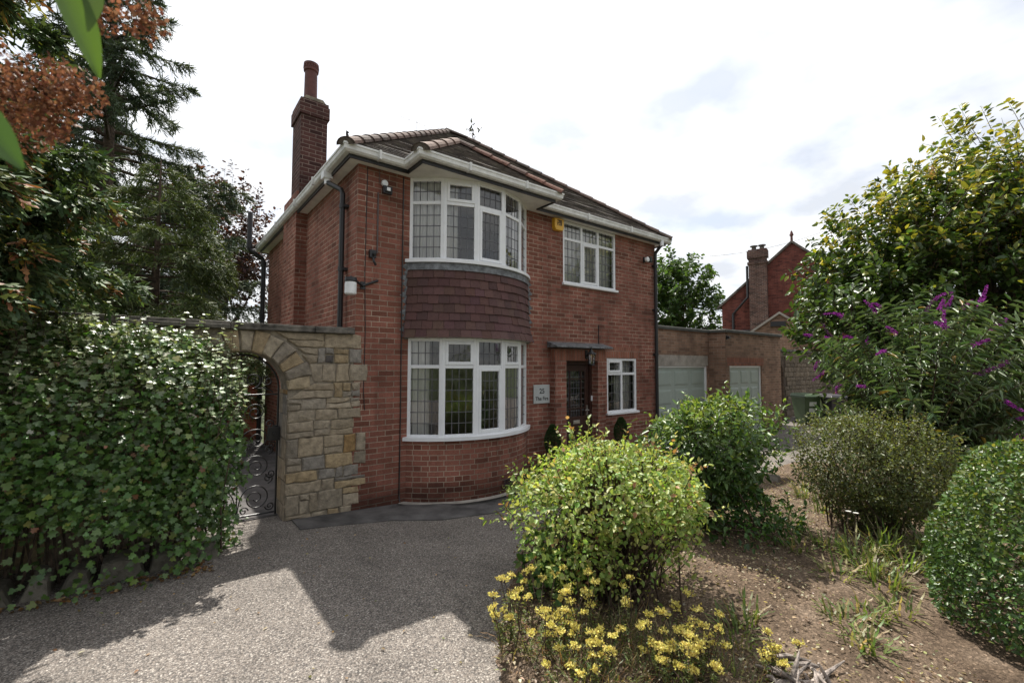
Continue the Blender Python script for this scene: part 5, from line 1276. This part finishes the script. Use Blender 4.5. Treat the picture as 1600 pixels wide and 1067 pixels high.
# ---- lobed leaf hedge over low edging stones
hd_ = thing('currant_hedge', 'thick hedge of lobed green leaves with pale sunlit top in front of the stone wall', 'hedge', (-3.2, -.55, .08))
def hedge_face(n, x0, x1, yc, ry, z0, z1):
    P, O = [], []
    u = rng.random(n); x = x0+(x1-x0)*rng.random(n)
    pr = np.array([(-.98, .02), (-1.10, .55), (-1.08, 1.15), (-.93, 1.62), (-.66, 2.05), (-.36, 2.34), (-.05, 2.46)])
    d = np.linalg.norm(np.diff(pr, axis=0), axis=1); cum = np.concatenate([[0], np.cumsum(d)]); q = rng.random(n)*cum[-1]
    y = np.interp(q, cum, pr[:, 0]); z = np.interp(q, cum, pr[:, 1])
    j = np.clip(np.searchsorted(cum, q)-1, 0, len(d)-1); tn = np.diff(pr, axis=0)[j]/d[j][:, None]
    e_ = np.clip((x1-x)/.55, 0, 1)**.5                     # rounds the right-hand end
    bul = .12*np.sin(2.3*x+1)+.09*np.sin(5.1*x+2.4*z)+.07*np.sin(9*x-3*z)+.05*np.sin(15*x+7*z)*np.sin(11*z)
    yy = -.12+(y+.12)*(.25+.75*e_)-bul*.8; zz = z*(.86+.14*e_)*np.interp(x, [-4.5, -2.6, -1.3], [1.12, .98, .90])
    Nn = np.stack([(1-e_)*1.6, -tn[:, 1], tn[:, 0]+.1], 1)
    return np.stack([x, yy, zz], 1), nrm(Nn)
P, O = hedge_face(38000, -6.2, -1.27, -.52, .46, .05, 2.36)
n = len(P); P = P-O*(.28*rng.random((n, 1))**1.7)+rng.normal(0, .03, (n, 3)); keep = (P[:, 1] < -.03)&((P[:, 2] > .62+.12*np.sin(4*P[:, 0]))|(rng.random(n) < .10+.4*(P[:, 0] > -1.9))); P, O = P[keep], O[keep]; n = len(P)
tp = np.clip((P[:, 2:3]-1.35)/.5, 0, 1); N = nrm((O*.75+np.array([0, -.1, .65]))*(1-tp)+np.array([0, -.5, .9])*tp+rvec(n)*(.42-.1*tp)); T = nrm(rvec(n)*.7+O*.3+np.array([0, 0, -.6]))
ln = .046*(.42+.95*rng.random(n)); col = pick(n, [(.075, .145, .034), (.10, .18, .042), (.055, .11, .028), (.17, .22, .05), (.2, .10, .05)], [3, 2.4, 2, .35, .06])
glint = (rng.random(n) < .5*np.clip((P[:, 2]-1.35)/.55, 0, 1))[:, None]; col = np.where(glint, pick(n, [(.30, .36, .22), (.22, .29, .13), (.36, .40, .28)], [2, 2, 1]), col)     # sun glint painted as pale tints on the upper leaves
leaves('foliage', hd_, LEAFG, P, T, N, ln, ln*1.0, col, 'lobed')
P, T, N, tw = [], [], [], MB()
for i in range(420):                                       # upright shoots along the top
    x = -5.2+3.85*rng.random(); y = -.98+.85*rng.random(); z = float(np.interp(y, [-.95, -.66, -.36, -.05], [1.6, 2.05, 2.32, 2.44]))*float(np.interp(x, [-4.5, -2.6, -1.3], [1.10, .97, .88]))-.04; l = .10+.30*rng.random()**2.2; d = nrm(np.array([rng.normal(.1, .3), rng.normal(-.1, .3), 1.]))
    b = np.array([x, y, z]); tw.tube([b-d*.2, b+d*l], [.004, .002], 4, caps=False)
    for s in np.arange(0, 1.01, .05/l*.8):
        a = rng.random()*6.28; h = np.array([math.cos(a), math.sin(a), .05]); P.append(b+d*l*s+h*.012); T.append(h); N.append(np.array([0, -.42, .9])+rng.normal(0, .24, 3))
n = len(P); ln = .05*(.6+.6*rng.random(n)); leaves('top_shoots', hd_, LEAFG, P, T, N, ln, ln, pick(n, [(.32, .38, .24), (.22, .29, .13), (.40, .45, .32)], [2, 2, 1]), 'lobed')  # pale shoot tints paint in the same sun glint
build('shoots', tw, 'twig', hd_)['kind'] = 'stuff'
stm = MB()
for i in range(150):
    x = -6+4.5*rng.random(); y = -.62+.45*rng.random(); t_ = np.array([x+rng.normal(0, .25), y+rng.normal(-.05, .14), 1.0+1.1*rng.random()]); b = np.array([x, y, .05])
    stm.tube([b, b+(t_-b)*.5+rng.normal(0, .05, 3), t_], [.012, .008, .004], 5, caps=False)
build('stems', stm, 'bark', hd_)
x = -1.52; k = 0
while x > -4.6:
    wd = random.uniform(.18, .46); x0_ = x-wd; hh = random.uniform(.12, .22); yf = -.72-.06*math.sin(x*1.3)-.02*(x+1.5)
    mb = MB(); poly = [(x0_+.01, .0), (x-.01, .0), (x-.02-random.random()*.05, hh*random.uniform(.85, 1)), ((x+x0_)/2, hh*random.uniform(.95, 1.12)), (x0_+.03+random.random()*.05, hh*random.uniform(.8, 1))]
    c = np.array((.17, .155, .125))*(1+rng.normal(0, .15)); stone(mb, [(p[0], p[1]+.05) for p in poly], yf, .07, tint=tuple(c), back=.22)
    tag(build('edging_stone', mb, 'stone', base=((x+x0_)/2, yf, .05)), 'rough grey stone in the low edging row under the hedge', 'stone', 'edging stones under the hedge')
    x = x0_
# leaf litter at the foot of the hedge and over the bed
n = 160; P = np.stack([-3.3+1.7*rng.random(n)**.8, np.full(n, -.9), np.zeros(n)], 1); P[:, 1] = -.86-.02*(P[:, 0]+1.5)-.09*np.abs(rng.normal(size=n)); P[:, 2] = [gh(a, b)+.012 for a, b in P[:, :2]]
leaves('fallen_leaves', None, LEAF, P, rvec(n)*np.array([1, 1, .1]), np.array([0, 0, 1.])+rng.normal(0, .35, (n, 3)), .045*(.6+.7*rng.random(n)), .03, pick(n, [(.28, .15, .07), (.20, .11, .05), (.36, .24, .12)], [2, 2, 1]), 'ovate', kind='stuff')
def in_bed(p):
    x, y = p; c = False; j = len(bo)-1
    for i in range(len(bo)):
        if (bo[i][1] > y) != (bo[j][1] > y) and x < (bo[j][0]-bo[i][0])*(y-bo[i][1])/(bo[j][1]-bo[i][1])+bo[i][0]: c = not c
        j = i
    return c
n = 22000; XY = np.stack([-.8+8*rng.random(n)**1.3, -6.2+4.4*rng.random(n)], 1); XY = np.array([p for p in XY if in_bed(p)]); n = len(XY)
dens = .5+.5*np.sin(2.1*XY[:, 0]+1.1*XY[:, 1])*np.sin(1.3*XY[:, 0]-2.4*XY[:, 1]+.8); XY = XY[rng.random(n) < .25+.75*dens]; n = len(XY)
P = np.column_stack([XY, [bed_z(a, b)+.009+.01*rng.random() for a, b in XY]])
ln = .025*(.5+.9*rng.random(n)); leaves('leaf_litter', None, LEAF, P, rvec(n)*np.array([1, 1, .15]), np.array([0, 0, 1.])+rng.normal(0, .4, (n, 3)), ln, ln*.6, pick(n, [(.46, .40, .25), (.34, .26, .16), (.54, .50, .37), (.16, .10, .06), (.26, .26, .09)], [2.5, 2.2, 1.8, 2, 1]), 'ovate', kind='stuff')

n = 5200; XY = np.stack([-.6+7.5*rng.random(n)**1.4, -6.+4.1*rng.random(n)], 1); XY = np.array([p for p in XY if in_bed(p)]); n = len(XY)
g = MB()
for (a, b) in XY:
    r_ = .005+.014*rng.random()**3; z = bed_z(a, b)+.004; d = rng.normal(0, .3, (6, 3))+np.array([(1,0,0),(0,1,0),(-1,0,0),(0,-1,0),(0,0,.8),(0,0,-.8)]); q = rng.random(); c = (.14+.12*q, .105+.09*q, .075+.07*q)
    g.mesh([(a+p[0]*r_, b+p[1]*r_, z+p[2]*r_) for p in d], [(0,1,4),(1,2,4),(2,3,4),(3,0,4),(1,0,5),(2,1,5),(3,2,5),(0,3,5)], 0, tint=c)
build('soil_clods', g, 'stone')['kind'] = 'stuff'
n = 90; P = np.stack([-2.6+3.2*rng.random(n), -4.6+4.0*rng.random(n), np.zeros(n)], 1); P[:, 2] = [gh(a, b)+.010 for a, b in P[:, :2]]
leaves('blown_leaves', None, LEAF, P, rvec(n)*np.array([1, 1, .1]), np.array([0, 0, 1.])+rng.normal(0, .4, (n, 3)), .030*(.5+.8*rng.random(n)), .016, pick(n, [(.30, .20, .10), (.38, .32, .18), (.20, .22, .06)], [2, 1, 1]), 'ovate', kind='stuff')
# ---- weeds and strappy grass in the bed
def tuft(name, label, c, n, L, wd, cols, spread=.12, cat='plant', flop=.8, wts=None, group=None):
    z = bed_z(*c); t = thing(name, label, cat, (c[0], c[1], z), group)
    a = rng.random(n)*6.283; r = spread*np.sqrt(rng.random(n)); P = np.stack([c[0]+r*np.cos(a), c[1]+r*np.sin(a), np.full(n, z)], 1)
    a2 = a+rng.normal(0, .7, n); lean = flop*rng.random(n); T0 = np.stack([np.cos(a2)*lean, np.sin(a2)*lean, np.ones(n)*(1.05-lean*.75)], 1); ln = L*(.5+.7*rng.random(n)); col = pick(n, cols, wts or [1]*len(cols))
    pts = P; T = nrm(T0); Ps, Ts, Ns, Ls, Cs = [], [], [], [], []
    for s in range(3):
        Ps.append(pts); Ts.append(T); Ns.append(np.cross(np.stack([-np.sin(a2), np.cos(a2), 0*a2], 1), T)); Ls.append(ln/3*1.08); Cs.append(col)
        pts = pts+T*(ln/3)[:, None]; T = nrm(T+np.array([0, 0, -.42])*lean[:, None]+np.stack([np.cos(a2), np.sin(a2), 0*a2], 1)*.2)
        pts[:, 2] = np.maximum(pts[:, 2], z+.015)
    k = np.concatenate(Ls)*0+wd; k[2*n:] *= .8
    leaves('leaves', t, LEAF, np.vstack(Ps), np.vstack(Ts), np.vstack(Ns), np.concatenate(Ls), k, np.vstack(Cs), 'blade')
    return t
gcol = [(.10, .16, .04), (.14, .20, .05), (.18, .20, .07), (.30, .26, .14)]
for i, (c, n, L) in enumerate([((3.6, -4.75), 90, .36), ((3.9, -5.0), 90, .4), ((4.5, -5.3), 80, .4), ((3.3, -4.6), 80, .34), ((2.9, -4.9), 70, .3), ((1.75, -5.05), 50, .2), ((5.6, -4.2), 70, .4), ((5.4, -3.4), 60, .4), ((3.6, -3.9), 60, .3), ((3.05, -4.75), 70, .30), ((3.35, -4.95), 60, .26), ((2.75, -4.6), 45, .24), ((3.7, -5.15), 70, .34), ((4.2, -5.2), 60, .36), ((3.4, -4.3), 60, .22), ((3.1, -4.15), 50, .2), ((2.25, -4.95), 60, .2), ((2.0, -4.85), 45, .18), ((4.6, -3.9), 50, .3), ((5.1, -4.4), 60, .34), ((1.2, -4.45), 50, .24), ((1.45, -4.4), 40, .22), ((2.5, -5.1), 40, .22)]):
    tuft('grass_tuft', 'floppy tuft of strappy green and straw coloured leaves on the dry bed', c, int(n*.75), L*.9, .018, gcol, group='grass tufts in the planting bed')
# daisies by the grey green shrub
dz_ = thing('daisy_plant', 'tall weed with two small white daisy flowers before the grey green shrub', 'plant', (3.25, -4.55, bed_z(3.25, -4.55)))
mb = MB(); FP, FT, FN = [], [], []
for (x, y, h) in ((3.2, -4.56, .47), (3.27, -4.6, .45)):
    z = bed_z(3.25, -4.55); mb.tube([(3.25, -4.55, z), (x, y, z+h*.6), (x+.01, y-.01, z+h)], [.004, .003, .003], 5)
    for k in range(14): a = 6.283*k/14; FP.append((x+.01, y-.01, z+h)); FT.append((math.cos(a), math.sin(a), .25)); FN.append((0, -.3, 1))
build('stems', mb, 'twig', dz_); leaves('flower_heads', dz_, PETAL, FP, FT, FN, .026, .01, np.tile((.75, .75, .72), (len(FP), 1)), 'ovate')

# ---- yellow sedum: stems with flat topped flower heads
def sedum(label, c, nst, spread, H, dense=1.):
    z = bed_z(*c) if in_bed(c) else gh(*c)+.01
    t = thing('sedum_plant', label, 'plant', (c[0], c[1], z), 'yellow flowering sedums at the front of the bed'); mb = MB(); P, T, N, FP, FT, FN, FC = [], [], [], [], [], [], []
    for i in range(nst):
        a = rng.random()*6.283; r = spread*math.sqrt(rng.random()); b = np.array([c[0]+r*math.cos(a)*.8, c[1]+r*math.sin(a)*.8, z-.01]); h = H*(.4+.8*rng.random())
        tip = b+np.array([math.cos(a)*.3*r+rng.normal(0, .04), math.sin(a)*.3*r+rng.normal(0, .04), h]); md = (b+tip)/2+np.array([rng.normal(0, .03), rng.normal(0, .03), .02])
        mb.tube([b, md, tip], [.0035, .003, .0025], 4, caps=False)
        for s in np.arange(.05, .8, .055):
            for q in range(3): aa = rng.random()*6.283; P.append(b+(tip-b)*s); T.append((math.cos(aa), math.sin(aa), .5)); N.append((rng.normal(0, .4), rng.normal(0, .4), 1))
        R_ = .018+.013*rng.random(); nb_ = int(6+rng.integers(0, 5))
        for k in range(nb_):
            aa = 6.283*k/nb_+rng.normal(0, .3); rr = R_*(.3+.9*rng.random()); e_ = tip+np.array([math.cos(aa)*rr, math.sin(aa)*rr, .012+.016*rng.random()]); mb.tube([tip-np.array([0, 0, .012]), e_], [.0018, .0012], 3, caps=False)
            for f in range(7):
                o = rng.normal(0, .006, 3); FP.append(e_+o); FT.append(rng.normal(size=3)+np.array([0, 0, .9])); FN.append(rng.normal(size=3)); FC.append(np.array(random.choice(((.76, .68, .19), (.82, .75, .27), (.68, .64, .17), (.58, .45, .14))))*(1+rng.normal(0, .12)))
    n = len(P); leaves('foliage', t, LEAF, P, T, N, .026*(.6+.7*rng.random(n)), .007, pick(n, [(.14, .19, .07), (.20, .23, .09), (.24, .15, .08)], [2, 2, .7]), 'lance')
    n = len(FP); leaves('flower_heads', t, PETAL, FP, FT, FN, (.016*(.7+.5*rng.random(n))), .011, FC, 'ovate'); build('stems', mb, 'twig', t)
sedum('yellow flowering sedum at the left tip of the bed beside the gravel', (-.06, -3.72), 34, .27, .32)
sedum('dense golden sedum mass right of centre at the bottom of the photo', (.52, -4.46), 54, .24, .30)
sedum('sparse tall yellow sedum under the front of the dome shaped shrub', (.30, -4.05), 17, .28, .40)
sedum('low yellow sedum lowest in the photo between the two larger clumps', (-.02, -4.10), 24, .26, .20)
sedum('small yellow sedum growing beside the bleached dead wood', (1.02, -4.78), 10, .10, .20)
for i, (c, n, L) in enumerate([((.35, -4.05), 130, .17), ((.02, -3.95), 120, .14), ((.55, -4.0), 110, .2), ((-.1, -3.7), 90, .15), ((.75, -4.6), 100, .14), ((.4, -4.35), 130, .14), ((.1, -4.3), 130, .12), ((.75, -4.2), 100, .16), ((.3, -3.75), 90, .16), ((-.1, -4.2), 110, .12), ((.95, -4.5), 80, .14)]):
    tuft('weed_clump', 'fine tangle of thin green and reddish weeds between the yellow sedums', c, n, L, .006, [(.10, .14, .05), (.16, .19, .07), (.26, .16, .09), (.30, .25, .13)], spread=.2, group='weeds between the sedums')
# ivy-like leaves at the drive edge of the spirea
shrub('bindweed', 'broad green leaves climbing at the left foot of the dome shaped shrub', 'plant', (.52, -3.25, .3), (.24, .26, .34), 420, .065, .8, [(.10, .19, .05), (.07, .15, .035), (.16, .24, .06)], [2, 2, 1], LEAF, nstem=10, depth=.8, seed=12)
lg = MB()
for i in range(26):
    a = np.array([.86+.36*rng.random(), -5.0+.2*rng.random(), bed_z(1.2, -4.7)+.0+.05*rng.random()]); d = np.array([.9, -.42, 0])*(.06+.12*rng.random())+rng.normal(0, .05, 3)
    lg.tube([a-d, a+rng.normal(0, .02, 3), a+d], [.006, .010+.012*rng.random(), .004], 7)
tag(build('dead_wood', lg, 'logwood', base=(1.04, -4.9, bed_z(1.2, -4.7)), smooth=False), 'bleached grey dead wood stump lying at the bottom edge of the bed', 'dead wood')
mb = MB(); stone(mb, [(0, 0), (.16, 0), (.15, .09), (.04, .11)], 0, .06, tint=(.22, .2, .17), back=.1); mb.v = [(x+6.0, y-2.75, z+bed_z(6, -2.7)) for x, y, z in mb.v]
tag(build('edging_rock', mb, 'stone', base=(6.05, -2.75, bed_z(6, -2.7))), 'small grey rock at the drive edge beyond the grey green shrub', 'rock')

# ---- clipped cones in black planters by the door
pc0 = None
def planter(loc, label):
    t = thing('potted_conifer', label, 'potted plant', loc, 'clipped cones in planters by the door'); WLOC[t.name] = Vector((0, 0, 0)); return t
pt = planter((3.36, -.27, .012), 'clipped dark cone plant in a tall black pot left of the front door')
mb = MB(); w0, w1, h = .12, .165, .36
mb.mesh([(-w0,-w0,0),(w0,-w0,0),(w0,w0,0),(-w0,w0,0),(-w1,-w1,h),(w1,-w1,h),(w1,w1,h),(-w1,w1,h)], [(0,3,2,1),(0,1,5,4),(1,2,6,5),(2,3,7,6),(3,0,4,7)])
mb.box(-w1-.012, w1+.012, -w1-.012, w1+.012, h, h+.035); build('planter', mb, 'planter', pt, bev=.006)
mb = MB(); mb.box(-w1+.02, w1-.02, -w1+.02, w1-.02, h+.02, h+.037); build('compost', mb, 'soil', pt)
D = rvec(5200); n = len(D); u = rng.random(n)**.75; rr = .155*np.sin(np.pi*np.clip(u*.86+.10, 0, 1))**.75*(1-.25*u)*(1-.25*rng.random(n)**2); a = rng.random(n)*6.283
P = np.stack([rr*np.cos(a), rr*np.sin(a), h+.05+.50*u], 1); O = np.stack([np.cos(a), np.sin(a), .4+u], 1)
leaves('foliage', pt, NEED, P, O+rvec(n)*.8, O+rvec(n)*.6, .022, .012, pick(n, [(.03, .06, .018), (.045, .085, .025), (.06, .095, .03)], [2, 2, 1]), 'ovate')
p2_ = pt.copy(); COL.objects.link(p2_); p2_.location = (5.2, -.28, .012); p2_['label'] = 'clipped dark cone plant in a black pot right of the front door'
for ch in list(pt.children):
    c = ch.copy(); COL.objects.link(c); c.parent = p2_

# ---- twig of flowering shrub hanging close to the camera, top left
br = thing('overhanging_branch', 'out of focus branch with broad leaves and brown dead flower heads overhead at left', 'branch', (-2.75, -5.1, 2.75))
mb = MB(); mb.tube([(-3.1, -5.0, 2.95), (-2.6, -4.9, 2.82), (-2.4, -4.72, 2.66)], [.007, .005, .003], 6); mb.tube([(-2.7, -4.92, 2.85), (-2.35, -5.1, 2.58), (-2.2, -5.22, 2.5)], [.005, .004, .002], 6); mb.tube([(-2.9, -4.95, 2.9), (-2.45, -5.2, 2.45), (-2.3, -5.25, 2.29)], [.005, .004, .002], 6)
mb.tube([(-2.6, -4.9, 2.82), (-2.25, -4.75, 2.75)], [.004, .002], 6)
build('stems', mb, 'twig', br)
n = 3000; cl = np.array([(-2.30, -4.55, 2.62, .075), (-2.36, -4.5, 2.55, .085), (-2.24, -4.62, 2.60, .06), (-2.42, -4.46, 2.64, .085), (-2.29, -4.57, 2.53, .05), (-2.44, -4.43, 2.71, .07), (-2.12, -4.72, 2.77, .05), (-2.2, -4.65, 2.79, .05)]); k = rng.choice(len(cl), n, p=np.array([3, 3, 1.6, 2, 1, 1, 1, .7])/13.3)
P = cl[k, :3]+rvec(n)*(cl[k, 3]*rng.random(n)**.5)[:, None]
leaves('dead_flower_heads', br, PETAL, P, rvec(n), rvec(n), .011*(.6+.8*rng.random(n)), .009, pick(n, [(.21, .09, .045), (.29, .14, .075), (.14, .06, .035)], [2, 1.4, 1.6]), 'ovate')
lv = [((-2.205, -5.215, 2.515), (-2.14, -5.20, 2.385), .055), ((-2.29, -5.235, 2.30), (-2.208, -5.28, 2.21), .06), ((-2.165, -5.2, 2.53), (-2.155, -5.2, 2.45), .035), ((-2.32, -5.18, 2.37), (-2.245, -5.21, 2.335), .03)]
lp = np.array([a for a, b, c in lv]); lt_ = np.array([np.array(b)-np.array(a) for a, b, c in lv])
leaves('leaves', br, LEAF, lp, lt_, np.array([(.2, -.9, .6), (-.2, -.8, .7), (.6, -.9, .1), (.1, -.5, .9)]), np.linalg.norm(lt_, axis=1), np.array([c for a, b, c in lv]), [(.085, .16, .03), (.065, .14, .025), (.07, .12, .035), (.13, .18, .03)], 'broad').data.polygons.foreach_set('use_smooth', [True]*128)

# ---- weed on the roof ridge
rw = thing('roof_weed', 'small weed growing out of the roof ridge', 'plant', (3.75, 3.0, 7.4)); mb = MB(); P, T = [], []
for k in range(5):
    b = np.array([3.72+.02*k, 2.9, 7.36]); d = np.array([rng.normal(0, .5), rng.normal(0, .2), 1])*(.18+.2*rng.random()); mb.tube([b, b+d], [.006, .003], 4); P += [b+d*s for s in (.6, .8, 1., .9)]; T += list(rng.normal(size=(4, 3))+np.array([0, 0, .6]))
build('stems', mb, 'twig', rw); leaves('leaves', rw, LEAF, P, T, rvec(len(P)), .10, .05, np.tile((.05, .055, .045), (len(P), 1)), 'ovate')
# ---- tall hedge along the road behind the camera (seen in the window panes)
for (cx, cy, rx, ry, rz, cols, lab, sd_) in ((-6, -13.5, 4.2, 1.2, 3.0, [(.07, .12, .03), (.045, .08, .02)], 'tall green boundary hedge behind the camera, left run', 61), (2.5, -15.2, 5.0, 1.2, 2.6, [(.10, .14, .03), (.16, .18, .04), (.05, .09, .02)], 'yellow green boundary hedge behind the camera, right run', 62)):
    shrub('boundary_hedge', lab, 'hedge', (cx, cy, rz*.55), (rx, ry, rz*.62), 5200, .16, .55, cols, [1]*len(cols), LEAF, zbase=.05, nstem=0, lump=.15, seed=sd_)
